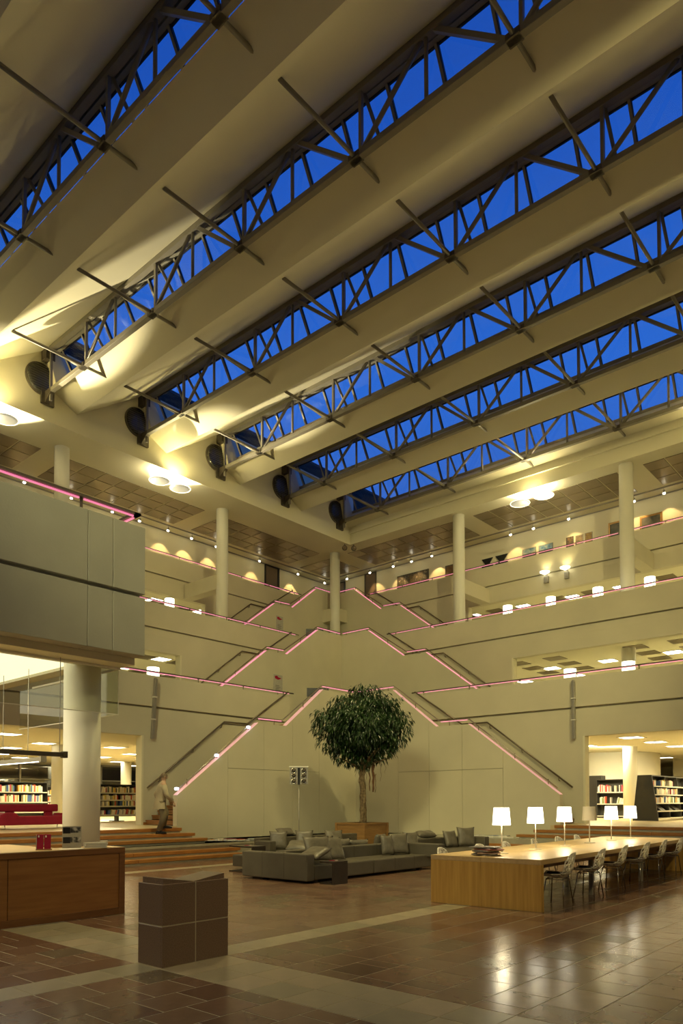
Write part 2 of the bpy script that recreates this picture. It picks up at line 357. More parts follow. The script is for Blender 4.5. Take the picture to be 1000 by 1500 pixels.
# ------------------------------------------------------------ stair balustrade walls
PROF = [[(0, 5.93), (1.9, 5.93), (3.88, 4.38), (5.25, 4.37), (8.64, 1.83)],
        [(0, 10.15), (1.75, 10.15), (3.90, 8.61), (5.2, 8.58), (8.6, 6.03)],
        [(0, 14.22), (1.62, 14.22), (3.55, 12.74), (4.95, 12.69), (8.3, 10.2)]]
def pz(pr, d):
    for (d0, z0), (d1, z1) in zip(pr, pr[1:]):
        if d0 <= d <= d1: return z0 + (z1 - z0) * (d - d0) / (d1 - d0)
    return pr[-1][1]
for side in 'LR':
    for k in range(3):
        plane = (SL if side == 'L' else SR)[k]; pr = PROF[k]
        o1 = -1 if side == 'L' else 1
        w = struct('wall_left' if side == 'L' else 'wall_right')
        base = [0.43, 4.6, 8.9][k]
        cuts = [0, 2.14, 3.56, 4.98, 6.6, pr[-1][0]] if k == 0 else [0, pr[-1][0]]
        for c0, c1 in zip(cuts, cuts[1:]):
            g0 = 0.006 if c0 > 0 else 0; g1 = 0.006 if c1 < cuts[-1] else 0
            levels = [base, 2.75, 99] if (k == 0 and c1 < 8 and c0 > 0) else [base, 99]
            for z0, z1 in zip(levels, levels[1:]):
                ds = [c0 + g0] + [d for d, _ in pr if c0 + g0 < d < c1 - g1] + [c1 - g1]
                top = [(d, min(z1 - 0.006, pz(pr, d))) for d in ds]
                mb = MB(); zz = z0 + (0.006 if z0 > base else 0)
                if min(t[1] for t in top) <= zz: continue
                poly = [(along(side, k, d), z) for d, z in top] + [(along(side, k, c1 - g1), zz), (along(side, k, c0 + g0), zz)]
                SPr(mb, side, plane, 0.0, 0.22, poly)
                mb.build('concrete_panel', M['conc'], w)
        if k == 0:
            mb = MB()
            poly = [(along(side, k, d), z - 0.01) for d, z in pr] + [(along(side, k, pr[-1][0] - 0.01), base), (along(side, k, 0), base)]
            SPr(mb, side, plane, 0.03, 0.2, poly); mb.build('wall_core', M['dark_gap'], w)
        # glowing plate painted as pink light on the sloped coping; strips under level rails
        (d0, z0), (d1, z1), (d2, z2), (d3, z3), (d4, z4) = pr
        for (da, za), (db, zb) in (((d1, z1), (d2, z2)), ((d3, z3), (d4, z4))):
            l = MB(); n = 2
            SPr(l, side, plane, 0.0, 0.20, [(along(side, k, da), za + 0.004), (along(side, k, db), zb + 0.004), (along(side, k, db), zb + 0.018), (along(side, k, da), za + 0.018)])
            l.build('pink_glow_strip', M['pink_soft'] if k == 0 else M['pink'], w)
        rp_ = [(0.0, z0 + 0.17), (d1 - 0.02, z0 + 0.17), (d2 + 0.1, z2 + 0.2), (d3 - 0.05, z3 + 0.2), (d4 - 0.12, z4 + 0.21)]
        led = [((along(side, k, 0.0), z0 + 0.135), (along(side, k, d1 - 0.05), z0 + 0.135)), ((along(side, k, d2 + 0.15), z2 + 0.165), (along(side, k, d3 - 0.1), z3 + 0.165))]
        posts = []
        for d in (0.25, 1.6, 2.9, 4.4, 5.6, 7.0, 8.2):
            zb = pz(pr, d)
            zt = zb + (0.17 if d < d1 else 0.19); posts.append((along(side, k, d), zb, zt))
        h = rail_on(w, side, plane, 0.10, [(along(side, k, d), z) for d, z in rp_], 0.024, M['rail_lt'] if k == 0 else M['rail'], led, M['pink'], posts)
        if k == 0 and side == 'L':
            for d in (8.68, 7.1, 5.72):
                b = MB(); b.lathe([(0.0, -0.05), (0.055, -0.04), (0.075, 0.0), (0.055, 0.04), (0, 0.05)], PT(side, plane, -0.02, along(side, k, d), pz(pr, min(d, 8.6)) + 0.17), 12)
                b.build('marker_light', M['blue_led'], h, smooth=True)
# landings and flights behind the balustrades
for k in range(3):
    zf = ZFL[k]
    xo, yo = (SL[k + 1], SR[k + 1]) if k < 2 else (-32.9, 36.2)
    s = struct('landing')
    mb = MB(); mb.box(xo - 0.1, SL[k] - 0.2, SR[k] - 1.75, yo + 0.1, zf - 0.25, zf); mb.box(SL[k] - 0.2, SL[k] + 1.75, SR[k] + 0.2, yo + 0.1, zf - 0.25, zf)
    mb.build('landing_slab', M['conc'], s)
    for side in 'LR':
        plane = (SL if side == 'L' else SR)[k]; pw = (PL if side == 'L' else PR)[k]
        width = abs(pw - plane) - 0.02
        st = struct('staircase')
        pr = PROF[k]; zm = pr[2][1] - 1.40; d2, d3, d4 = pr[2][0], pr[3][0], pr[4][0]
        zb = ZBASE[k]
        n1 = 13; r1 = (zm - zb) / n1; t1 = (d4 - 0.35 - d3) / n1
        for i in range(n1):
            da = d4 - 0.35 - i * t1
            mb = MB(); SB(mb, side, plane, 0.22, width, along(side, k, da), along(side, k, da - t1 - 0.02), zb + i * r1 + 0.02, zb + (i + 1) * r1)
            SB(mb, side, plane, 0.22, width + 0.0, along(side, k, da + 0.03), along(side, k, da - t1), zb + (i + 1) * r1 - 0.05, zb + (i + 1) * r1)
            mb.build('tread', M['wood_step'], st)
        mb = MB(); SB(mb, side, plane, 0.22, width, along(side, k, d3 + 0.02), along(side, k, d2), zm - 0.2, zm); mb.build('half_landing', M['conc'], st)
        n2 = 8; r2 = (zf - zm) / (n2 + 1); t2 = (d2 - pr[1][0]) / n2
        for i in range(n2):
            da = d2 - i * t2
            mb = MB(); SB(mb, side, plane, 0.22, width, along(side, k, da), along(side, k, da - t2), zm + i * r2, zm + (i + 1) * r2)
            mb.build('tread', M['wood_step'], st)
# ------------------------------------------------------------ slabs, outer ceilings and back walls
CEIL = [4.0, 8.3, 12.5]
for k in range(3):
    s = S(MB().box(-46, PL[k] - 0.26, OUTL, 52, CEIL[k], ZFL[k]).box(PL[k] - 0.26, OUTR, PR[k] + 0.26, 52, CEIL[k], ZFL[k]).build('ceiling', M['plaster']))
    # faint metal panel strips of the lower ceilings
    if k > 0:
        me = MB().box(-0.43, 0.43, -0.43, 0.43, -0.02, 0.0).mesh('ceiling_tile', M['tile'])
        for i in range(9):
            for j in range(3):
                for (px_, py_) in ((-22.0 + i * 1.85 - k * 2, PR[k] + 2.2 + j * 1.6), (PL[k] - 2.2 - j * 1.6, 24.5 - i * 1.85 + k * 2)):
                    if abs(((px_ - GX) / 2.85) % 1 - 0.5) < 0.2: continue
                    q = proj(px_, py_, CEIL[k])
                    if -40 < q[0] < 1040: inst('ceiling_tile', me, s, (px_, py_, CEIL[k]))
ZC = 16.4; FX, FY = -26.84, 31.49
ceil = S(MB().box(-34, FX - 0.02, OUTL, 37.2, ZC, 17.0).box(FX - 0.02, OUTR, FY + 0.02, 37.2, ZC, 17.0).build('ceiling', M['plaster']))
fas = S(MB().box(FX - 0.3, FX, OUTL, FY + 0.3, ZC - 0.004, 19.4).build('wall_left', M['plaster']))
S(MB().box(FX, OUTR, FY, FY + 0.3, ZC - 0.004, 17.4).box(FX, OUTR, FY - 0.12, FY, 17.0, 17.35).build('wall_right', M['plaster']))
tm = MB().box(-0.438, 0.438, -0.424, 0.424, -0.025, 0.0).mesh('ceiling_tile', M['tile'])
tmL = MB().box(-0.424, 0.424, -0.438, 0.438, -0.025, 0.0).mesh('ceiling_tile', M['tile'])
for b in range(3):
    x0 = GX + G * b + 0.55
    for i in range(8):
        for j in range(3):
            inst('ceiling_tile', tm, ceil, (x0 + 0.465 + i * 0.931, 32.45 + 0.45 + j * 0.9, ZC))
    y0 = GY - G * b - 0.55
    for i in range(8):
        for j in range(3):
            inst('ceiling_tile', tmL, ceil, (-29.12 - 0.45 - j * 0.9, y0 - 0.465 - i * 0.931, ZC))
for i in range(3):
    for j in range(3):
        inst('ceiling_tile', tm, ceil, (-29.12 - 0.465 - i * 0.9, 32.45 + 0.45 + j * 0.9, ZC))
WX, WY = -32.9, 36.2
S(MB().box(WX - 0.3, WX, OUTL, WY + 0.3, ZFL[2], ZC).build('wall_left', M['plaster']))
S(MB().box(WX, OUTR, WY, WY + 0.3, ZFL[2], ZC).build('wall_right', M['plaster']))
S(MB().box(WX, WX + 0.02, OUTL, WY, ZC - 0.06, ZC).box(WX, OUTR, WY - 0.02, WY, ZC - 0.06, ZC).build('trim_1', M['frame']))
# far enclosing walls of the upper library floors
S(MB().box(-46.3, -46, OUTL, 52, 4.2, 13.3).build('wall_left', M['plaster']))
S(MB().box(-46, OUTR, 52, 52.3, ZL, 13.3).build('wall_right', M['plaster']))
# the near sides of the hall, behind and beside the camera
S(MB().box(OUTR, OUTR + 0.3, -10, 52, 0, 19.4).build('wall_near', M['plaster']))
S(MB().box(-46, OUTR, -10.3, -10, 0, 19.4).build('wall_back', M['plaster']))
# ------------------------------------------------------------ columns and their brackets
cols = [(GX, GY, 9.2), (GX + G, GY, 9.2), (GX + 2 * G, GY, ZL), (GX, GY - G, 9.2), (GX, GY - 2 * G, ZL), (GX + 2 * G, GY - 3 * G, 0.0), (GX - G, GY - G, ZL), (GX - G, GY - 2 * G, ZL), (GX + 3 * G, GY, ZL)]
for i, (x, y, zb) in enumerate(cols):
    s = struct('column', (x, y, zb))
    zt = ZC - zb if i not in (5, 6, 7) else (4.06 if i == 5 else 4.0) - zb
    MB().lathe([(0.30, 0), (0.30, zt)], n=32).build('shaft', M['paint'], s, smooth=False).data.shade_smooth()
    MB().lathe([(0.315, 0), (0.315, 0.02)], n=32).build('base_ring', M['frame'], s)
    if i in (0, 1, 2, 8):
        MB().box(-0.29, 0.29, 0.0, PR[2] - y + 0.02, 12.33 - zb, 13.08 - zb).build('bracket_beam', M['conc'], s, bevel=0.01)
    if i in (0, 3, 4):
        MB().box(PL[2] - x - 0.02, 0.0, -0.29, 0.29, 12.33 - zb, 13.08 - zb).build('bracket_beam', M['conc'], s, bevel=0.01)
# ------------------------------------------------------------ saw-tooth roof
TR = [30.48 - 4.28 * i for i in range(9)]       # truss lines, y
RX0, RX1 = FX, OUTR
for i, T in enumerate(TR):
    s = MB()
    last = (i == 0)
    if last: poly = [(T + 0.30, 17.65), (FY, 17.30), (FY + 0.3, 17.6), (T + 0.85, 18.08)]
    else: poly = [(T + 0.30, 17.65), (T + 1.30, 17.14), (T + 4.18, 19.08), (T + 4.26, 19.35), (T + 0.85, 18.08)]
    s.prism([(RX0, y, z) for y, z in poly], (RX1 - RX0, 0, 0))
    S(s.build('ceiling', M['plaster']))
    if T < -1: continue
    wdw = struct('window_%d' % (i + 1))
    MB().box(RX0, RX1, T - 0.12, T + 0.20, 19.10, 19.4).build('head_beam', M['steel'], wdw)
    MB().box(RX0, RX1, T + 0.20, T + 0.36, 19.02, 19.36).build('top_frame', M['frame'], wdw)
    MB().box(RX0, RX1, T + 0.33, T + 0.38, 18.98, 19.02).build('gasket', M['frame_dk'], wdw)
    MB().prism([(RX0, T + 0.82, 18.05), (RX0, T + 0.90, 18.09), (RX0, T + 0.82, 18.2), (RX0, T + 0.75, 18.16)], (RX1 - RX0, 0, 0)).build('sill_frame', M['frame'], wdw)
    MB().prism([(RX0 + 0.01, T + 0.28, 17.6), (RX0 + 0.01, T + 0.88, 18.05), (RX0 + 0.01, T + 0.36, 19.1), (RX0 + 0.01, T - 0.1, 19.1)], (0.35, 0, 0)).build('end_jamb', M['plaster'], wdw)
    ya, za, yb, zb = T + 0.84, 18.12, T + 0.34, 19.02
    ln = math.hypot(yb - ya, zb - za); ang = math.atan2(yb - ya, zb - za)
    if i == 0:
        pane_me = MB().box(0.03, 1.3967, -0.006, 0.006, 0, ln).mesh('pane', M['glass'])
        mul_me = MB().box(-0.035, 0.035, -0.07, 0.02, 0, ln).box(0.036, 0.056, -0.05, 0.02, 0, ln, 1).mesh('mullion', [M['frame'], M['frame_dk']])
    x = -24.0 - 0.7133 - 1.4267
    while x < RX1 - 1.5:
        q = proj(x + 0.7, T + 0.6, 18.5)
        if -160 < q[0] < 1160 and q[1] > -160:
            inst('pane', pane_me, wdw, (x, ya, za), (-ang, 0, 0)); inst('mullion', mul_me, wdw, (x, ya, za), (-ang, 0, 0))
        x += 1.42667
    inst('pane', pane_me, wdw, (RX0 + 0.32, ya, za), (-ang, 0, 0), (0.27, 1, 1))
# ------------------------------------------------------------ trusses
def stick(p0, p1, r=None, w=None, h=None, n=8):
    """mesh of one bar from p0 to p1, round or rectangular"""
    p0, p1 = Vector(p0), Vector(p1)
    mb = MB()
    if r: mb.tube([p0, p1], r, n)
    else:
        d = (p1 - p0); L = d.length; q = d.to_track_quat('X', 'Z').to_matrix()
        b = MB().box(0, L, -w / 2, w / 2, -h / 2, h / 2)
        b.v = [tuple(p0 + q @ Vector(v)) for v in b.v]; mb = b
    return mb
NX = [-24.0 + 4.28 * i for i in range(9)]
ZB, ZTOP = 17.38, 19.0
def make_truss():
    t = thing('roof_truss', 'x', 'roof truss', (0, 0, 0), 0, 'steel trusses under the skylights')
    MB().box(-26.3, 11.5, -0.085, 0.085, 17.30, 17.46).build('bottom_chord', M['steel'], t, bevel=0.012)
    MB().box(-26.5, 11.5, -0.09, 0.09, 18.92, 19.09).build('top_chord', M['steel'], t)
    for i, x in enumerate(NX[:-1]):
        stick((x + 0.12, 0, ZB), (x + 2.0, 0, ZTOP), r=0.062).build('diagonal', M['steel'], t, smooth=True)
        if i: stick((x - 0.12, 0, ZB), (x - 2.0, 0, ZTOP), w=0.10, h=0.11).build('diagonal', M['steel'], t)
        stick((x + 0.16, 0, 17.4), (x + 0.16, 0, ZTOP), w=0.09, h=0.09).build('post', M['steel'], t)
        stick((x + 2.08, 0, 17.4), (x + 2.08, 0, ZTOP), r=0.05).build('hanger', M['steel'], t, smooth=True)
        stick((x + 0.2, 0.08, 18.95), (x + 0.2, 0.82, 18.1), r=0.05).build('brace', M['steel'], t, smooth=True)
        stick((x, -2.60, 17.39), (x, 1.0, 17.39), r=0.055).build('strut', M['steel'], t, smooth=True)
        MB().box(x - 0.16, x + 0.16, -0.115, 0.115, 17.30, 17.44).build('node_clamp', M['steel_dk'], t)
    stick((NX[0] - 0.1, 0, 17.38), (-26.35, 0, 18.95), r=0.06).build('diagonal', M['steel'], t, smooth=True)
    stick((-26.42, 0, 17.0), (-26.42, 0, 19.0), w=0.09, h=0.09).build('end_post', M['steel'], t)
    MB().box(-26.82, -26.72, -0.22, 0.30, 16.98, 17.55).prism([(-26.72, -0.085, 17.0), (-26.3, -0.085, 17.3), (-26.3, -0.085, 17.46), (-26.72, -0.085, 17.46)], (0, 0.17, 0)).build('bearing_plate', M['steel_dk'], t)
    MB().box(-26.82, -26.45, -0.18, 0.18, 18.62, 19.02).build('head_plate', M['steel_dk'], t)
    return t
names = ['closest to the right gallery', 'second from right gallery', 'third from right gallery', 'fourth from right gallery', 'fifth from right gallery', 'cut by upper left corner']
proto = make_truss()
for i in range(6):
    t = proto if i == 0 else copy_tree(proto)
    t.location = (0, TR[i], 0)
    t['label'] = 'grey steel roof truss with diagonal bars, ' + names[i]
# round dark discs on the left fascia at the truss ends
def wall_disc(T, label):
    t = thing('wall_disc', label, 'wall disc', (FX, T, 17.92), 0, 'round dark discs at the truss ends')
    mb = MB(); mb.lathe([(0.62, 0.0), (0.62, 0.06), (0.58, 0.08)], n=40); rot = Matrix.Rotation(PI / 2, 3, 'Y')
    mb.v = [tuple(rot @ Vector(v)) for v in mb.v]; mb.build('rim', M['steel_dk'], t)
    mb = MB(); mb.lathe([(0.575, 0.085), (0.4, 0.10), (0.0, 0.11)], n=40)
    mb.v = [tuple(rot @ Vector(v)) for v in mb.v]; mb.build('face', M['pane_mirror'], t, smooth=True)
    for j in range(12):
        z = -0.5 + j * 0.09; hw = math.sqrt(max(0.01, 0.56 ** 2 - z * z))
        MB().box(0.10, 0.125, -hw, hw, z, z + 0.012).build('slat', M['steel_dk'], t)
for i, nm in enumerate(['rightmost of the row', 'second from right', 'middle of the row of five', 'second from left', 'leftmost of the row']):
    wall_disc(TR[i] - 0.2, 'round dark slatted disc on left fascia, ' + nm)
# ------------------------------------------------------------ uplighter discs under the edge of the gallery ceiling
def disc_lamp(x, y, label, hot, power):
    t = thing('disc_uplighter', label, 'uplighter', (x, y, 15.86), 0, 'round uplighter discs below the gallery soffit')
    d = MB(); d.lathe([(0.0, 0.0), (0.33, 0.01), (0.44, 0.05), (0.44, 0.06), (0.3, 0.03), (0.0, 0.02)], n=40); d.build('diffuser', M['disc_hot'] if hot else M['disc_lit'], t, smooth=True)
    r = MB(); r.tube([(0.455 * math.cos(a * PI / 20), 0.455 * math.sin(a * PI / 20), 0.055) for a in range(41)], 0.018, 6, cap=False); r.build('rim', M['rim_lit'], t, smooth=True)
    MB().tube([(0, 0, 0.03), (0, 0, ZC - 15.86 - 0.03)], 0.02, 8).build('stem', M['frame'], t)
    l = lamp('uplighter_lamp', 'POINT', (x, y, 16.1), power, (1, 0.87, 0.52), 0.12)
for x, y, lb, hot in ((-27.0, 11.9, 'uplighter disc at the far left frame edge below the left gallery soffit', False), (-27.08, 18.75, 'uplighter disc on the left gallery soffit, left one of the pair', False), (-27.06, 19.85, 'uplighter disc on the left gallery soffit, right one of the pair', False),
                      (-16.25, 31.62, 'pale uplighter disc on the right gallery soffit, left one of the pair', False), (-15.0, 31.55, 'glaring white uplighter disc on the right gallery soffit, right one of the pair', True)):
    disc_lamp(x, y, lb, hot, 110)
# projectors on the gallery walls below throw their beams past the discs into the roof
for loc, tgt, pw, ca in (((-30.9, 11.0, 13.3), (-24.5, 12.2, 18.2), 7000, 34), ((-30.9, 18.6, 13.3), (-24.3, 20.1, 17.7), 7000, 30), ((-16.1, 34.1, 13.3), (-15.6, 30.3, 17.4), 2200, 36), ((-7.5, 34.1, 13.3), (-7.1, 30.3, 17.4), 2200, 36), ((-30.9, 3.0, 13.3), (-24.5, 3.2, 18.2), 900, 34)):
    lamp('roof_projector', 'SPOT', loc, pw * 1.8, (1, 0.87, 0.55), 0.05, target=tgt, spot=math.radians(ca), blend=0.35)
for loc, tgt, pw in (((-26.5, 11.3, 15.9), (-25.0, 11.3, 19), 330), ((-26.5, 19.3, 15.9), (-25.0, 19.6, 19), 330), ((-15.6, 31.3, 15.9), (-15.6, 29.5, 19), 160), ((-7.1, 31.3, 15.9), (-7.1, 29.5, 19), 200), ((-26.5, 4.0, 15.9), (-25.0, 4.5, 19), 200)):
    lamp('roof_fill', 'SPOT', loc, pw, WARM, 0.10, target=tgt, spot=math.radians(150), blend=0.6)  # wide fill spots added near the discs for general roof light
# ------------------------------------------------------------ block: balcony wall of the left bridge
BX, BY = -10.22, 6.81
blk = struct('wall_left')
ys = [BY, 6.22, 5.79, 3.2, 0.6, -2.0, -4.6, OUTL]
for a, b in zip(ys, ys[1:]):
    for z0, z1, t in ((4.98, 6.09, 0.0), (3.97, 4.925, 0.0)):
        MB().box(BX - 0.3, BX - t, b + 0.004, a - 0.004, z0 + 0.002, z1 - 0.002).build('concrete_panel', M['block'], blk, bevel=0.006, seg=1)
MB().box(BX - 0.28, BX - 0.07, OUTL, BY - 0.06, 3.98, 6.08).build('wall_core', M['block'], blk)
MB().box(-21.0, BX - 0.3, BY - 0.3, BY, 3.97, 6.09).box(-21.0, BX - 0.3, OUTL, BY - 0.3, 4.06, 4.9).box(BX - 0.95, BX - 0.3, OUTL, BY - 0.0, 3.86, 4.1).build('bridge_slab', M['plaster'], blk)
h = MB(); h.box(BX - 0.19, BX - 0.07, OUTL, BY - 0.04, 6.295, 6.335).box(-20.9, BX - 0.07, BY - 0.16, BY - 0.04, 6.295, 6.335)
h = h.build('handrail', M['rail'], blk)
for y0, y1 in ((5.78, 6.66), (3.5, 5.70), (1.2, 3.42), (-1.1, 1.1)):
    MB().box(BX - 0.145, BX - 0.115, y0, y1, 6.272, 6.294).build('pink_glow_strip', M['pink'], h)
MB().box(-13.5, BX - 0.2, BY - 0.115, BY - 0.085, 6.272, 6.294).build('pink_glow_strip', M['pink'], h)
for y in (5.74, 3.46, 1.15):
    MB().box(BX - 0.14, BX - 0.12, y - 0.02, y + 0.02, 6.09, 6.3).build('post', M['rail'], h)
lamp('bridge_soffit_light', 'AREA', (-12.4, 3.2, 3.80), 130, (1, 0.88, 0.55), 1.0, target=(-12.2, 3.6, 0))
bl = S(MB().box(-19.5, -11.2, -1.0, 6.5, 4.02, 4.055).build('ceiling', emit('lit soffit', (1, 0.93, 0.68), 1.3)))  # glow put into the soffit in place of light falling on it
# hanging glass smoke screens under the bridge
gs = thing('glass_screen', 'frameless clear glass smoke screen hanging below the grey bridge block', 'glass screen', (-10.90, 6.75, 3.07))
for y0, y1 in ((-2.3, 0.0), (-4.6, -2.32), (-6.9, -4.62)):
    MB().box(-0.006, 0.006, y0, y1, 0, 0.76).build('glass_pane', M['glass_s'], gs); MB().box(-0.008, 0.008, y0, y1, -0.012, 0).box(-0.008, 0.008, y1 - 0.008, y1, 0, 0.76).build('glass_edge', M['paint'], gs)
for x0, x1 in ((-1.8, 0), (-3.6, -1.82)):
    MB().box(x0, x1, -0.006, 0.006, 0, 0.76).build('glass_pane', M['glass_s'], gs); MB().box(x0, x1, -0.008, 0.008, -0.012, 0).build('glass_edge', M['paint'], gs)
MB().box(-0.02, 0.02, -9.0, 0.02, 0.75, 0.785).box(-3.05, 0.0, -0.02, 0.02, 0.75, 0.785).build('top_channel', M['paint'], gs)
# ------------------------------------------------------------ floor: grout bed with individually laid tiles
fl = S(MB().box(-18.9, OUTR, -10, 24.3, -0.3, 0.0).build('floor', M['grout']))
U_, GAP, TH = 0.4055, 0.013, 0.0022
cells = []
X0 = -5.82                      # right edge of the sand coloured band
ncol0 = -34
Y0 = 4.06
for c in range(ncol0, 30):
    xa = X0 + c * U_
    band_col = (c == -1) or (c == -22) or (c == 20)
    y = Y0 - 9 * U_ * 2.0
    off = random.choice([0, 0.5]) if not band_col else 0
    # lower part below the cross band, then the band, then above
    segs = [(-0.2 - off * U_, Y0), (Y0, Y0 + 2 * U_), (Y0 + 2 * U_, 21.2)]
    if band_col:
        n = 0
        yy = -0.2
        yy = Y0 - 10 * U_
        while yy < 21.0:
            cells.append((xa, yy, 1.0, 'L')); yy += U_
        continue
    yy = Y0 - U_
    st = 0.5 if c % 2 else 0.0
    # going toward the camera
    yy = Y0
    first = True
    while yy > -0.4:
        l = 0.5 if (first and st) else random.choice([1, 1, 1, 1, 1, 1.5]); first = False
        cells.append((xa, yy - l * U_, l, 'D')); yy -= l * U_
    for j in range(2): cells.append((xa, Y0 + j * U_, 1.0, 'L'))
    yy = Y0 + 2 * U_; first = True
    while yy < 21.0:
        l = 0.5 if (first and st) else random.choice([1, 1, 1, 1, 1, 1, 1.5, 0.5]); first = False
        band2 = abs(yy - (Y0 + 2 * U_ + 21 * U_)) < 0.3
        cells.append((xa, yy, l, 'D')); yy += l * U_
meshes = {}
def tile_mesh(l, kind, v):
    key = (l, kind, v)
    if key not in meshes:
        m = (TILES if kind == 'D' else TILE_L)[v]
        g = GAP / 2; mb = MB().box(g, U_ - g, g, l * U_ - g, 0.0, TH)
        meshes[key] = mb.mesh('tile', m)
    return meshes[key]
vis, rest = [], []
for c in cells:
    x, y, l, k = c
    q = [proj(x + a * U_, y + b * l * U_, 0) for a in (0, 1) for b in (0, 1)]
    inside = all(p[2] > 0.5 for p in q) and max(p[0] for p in q) > 0 and min(p[0] for p in q) < 1000 and min(p[1] for p in q) < 1500
    area = (max(p[0] for p in q) - min(p[0] for p in q)) * (max(p[1] for p in q) - min(p[1] for p in q)) if inside else 0
    v = random.choice([0, 0, 0, 1, 1, 2, 2, 3, 4]) if k == 'D' else random.randrange(3)
    (vis if inside else rest).append((area, c, v))
vis.sort(key=lambda a: -a[0])
rest += vis[296:]; vis = vis[:296]
for a, (x, y, l, k), v in vis:
    inst('tile', tile_mesh(l, k, v), fl, (x, y, 0.0))
mb = MB(); g = GAP / 2
for a, (x, y, l, k), v in rest:
    if x < -18.4 or (x < -16.6 and y > 0) : continue
    mb.box(x + g, x + U_ - g, y + g, y + l * U_ - g, 0.0, TH, v if k == 'D' else 5 + v)
o = mb.build('tile_field', TILES + TILE_L, fl); o['kind'] = 'stuff'
# ------------------------------------------------------------ library floor, stone ledge and wooden steps
S(MB().box(-46, -17.56, OUTL - 4, 12.93, 0.0, ZL).box(-46, -18.86, 12.93, 13.78, 0.0, ZL).box(-46, -18.95, 13.78, 52, 0.0, ZL).box(-10.2, OUTR, 21.66, 52, 0.0, ZL).box(-18.95, -10.2, 22.5, 52, 0.0, ZL).build('floor', M['libfloor']))
led = S(MB().box(-18.85, -16.6, OUTL, 22.4, 0.0, 0.43).box(-16.6, OUTR, 20.7, 22.4, 0.0, 0.43).box(-18.85, -16.57, OUTL, 22.4, 0.36, 0.43).build('trim_2', M['plinth']))
stp = struct('floor')
LE = [12.95, 13.2, 13.42, None, 14.15, 14.1]
for i, (x, z) in enumerate(((-17.5, ZL), (-17.2, 0.715), (-16.9, 0.57), None, (-16.3, 0.285), (-16.0, 0.14)) if False else [(-17.5, ZL), (-17.2, 0.715), (-16.9, 0.57), (-16.3, 0.285), (-16.0, 0.14)]):
    ye = [12.95, 13.2, 13.42, 14.15, 14.1][i]
    yy = ye
    while yy > OUTL:
        y2 = max(OUTL, yy - 3.6)
        MB().box(x - 0.34, x, y2 + 0.004, yy - 0.004, z - 0.085, z + (0.004 if i == 0 else 0)).build('step_plank', M['wood_step'], stp, bevel=0.006, seg=1)
        yy = y2
    MB().box(x - 0.6, x - 0.02, OUTL, ye - 0.1, max(0.0, z - 0.145), z - 0.085).build('riser', M['plinth'], stp)
stp = struct('floor')
for i, (y, z) in enumerate([(21.6, ZL), (21.3, 0.715), (21.0, 0.57), (20.4, 0.285), (20.1, 0.14)]):
    xs = [-10.05, -10.6, -11.05, -13.6, -13.7][i]
    xx = xs
    while xx < 4:
        x2 = xx + 3.6
        MB().box(xx + 0.004, x2 - 0.004, y, y + 0.34, z - 0.085, z + (0.004 if i == 0 else 0)).build('step_plank', M['wood_step'], stp, bevel=0.006, seg=1)
        xx = x2
    MB().box(xs + 0.1, 4, y + 0.02, y + 0.6, max(0.0, z - 0.145), z - 0.085).build('riser', M['plinth'], stp)
for y0, x0 in ((14.0, -21.1),):
    S(MB().box(x0 + 0.0, x0 + 0.06, 14.0, 14.95, ZL, ZL + 0.09).build('baseboard_left', M['wood_step']))
# ------------------------------------------------------------ track spotlights of the top gallery
def spot(x, y, z, side, label, power=85):
    t = thing('track_spotlight', label, 'spotlight', (x, y, z), 0, 'track spotlights of the top gallery')
    d = Vector((-0.45, 0, -1)) if side == 'L' else Vector((0, 0.45, -1)); d.normalize()
    q = d.to_track_quat('-Z', 'Y').to_matrix()
    b = MB().lathe([(0.035, 0.06), (0.05, 0.03), (0.06, -0.06), (0.05, -0.055)], n=14); b.v = [tuple(q @ Vector(v)) for v in b.v]; b.build('housing', M['frame'], t, smooth=True)
    b = MB().lathe([(0.0, -0.05), (0.05, -0.062), (0.07, -0.10), (0.05, -0.135), (0.0, -0.15)], n=14); b.v = [tuple(q @ Vector(v)) for v in b.v]; b.build('bulb', M['bulb'], t)
    MB().tube([(0, 0, 0.03), (0, 0, ZC - z)], 0.012, 6).build('stem', M['frame'], t)
    loc = Vector((x, y, z)) + d * 0.2
    lamp('spot_beam', 'SPOT', loc, power, (1, 0.66, 0.28), 0.03, target=loc + d, spot=math.radians(72), blend=0.35)
RT = [-30.53, -28.62, -26.78, -25.4, -23.94, -18.82, -17.48, -15.53, -12.23, -10.84]
LT = [15.07, 17.34, 19.52, 21.08, 22.83, 24.37, 26.08, 29.38, 32.67, 35.17]
for i, x in enumerate(RT): spot(x, 35.45, 16.2, 'R', 'small track spotlight under the right top gallery ceiling, %s from the corner' % ORD[i])
for i, y in enumerate(LT): spot(-32.15, y, 16.2, 'L', 'small track spotlight under the left top gallery ceiling, %s from left' % ORD[i])
S(MB().box(-32.19, -32.11, OUTL, 35.49, ZC - 0.05, ZC - 0.002).box(-32.19, OUTR, 35.41, 35.49, ZC - 0.05, ZC - 0.002).build('trim_3', M['frame']))
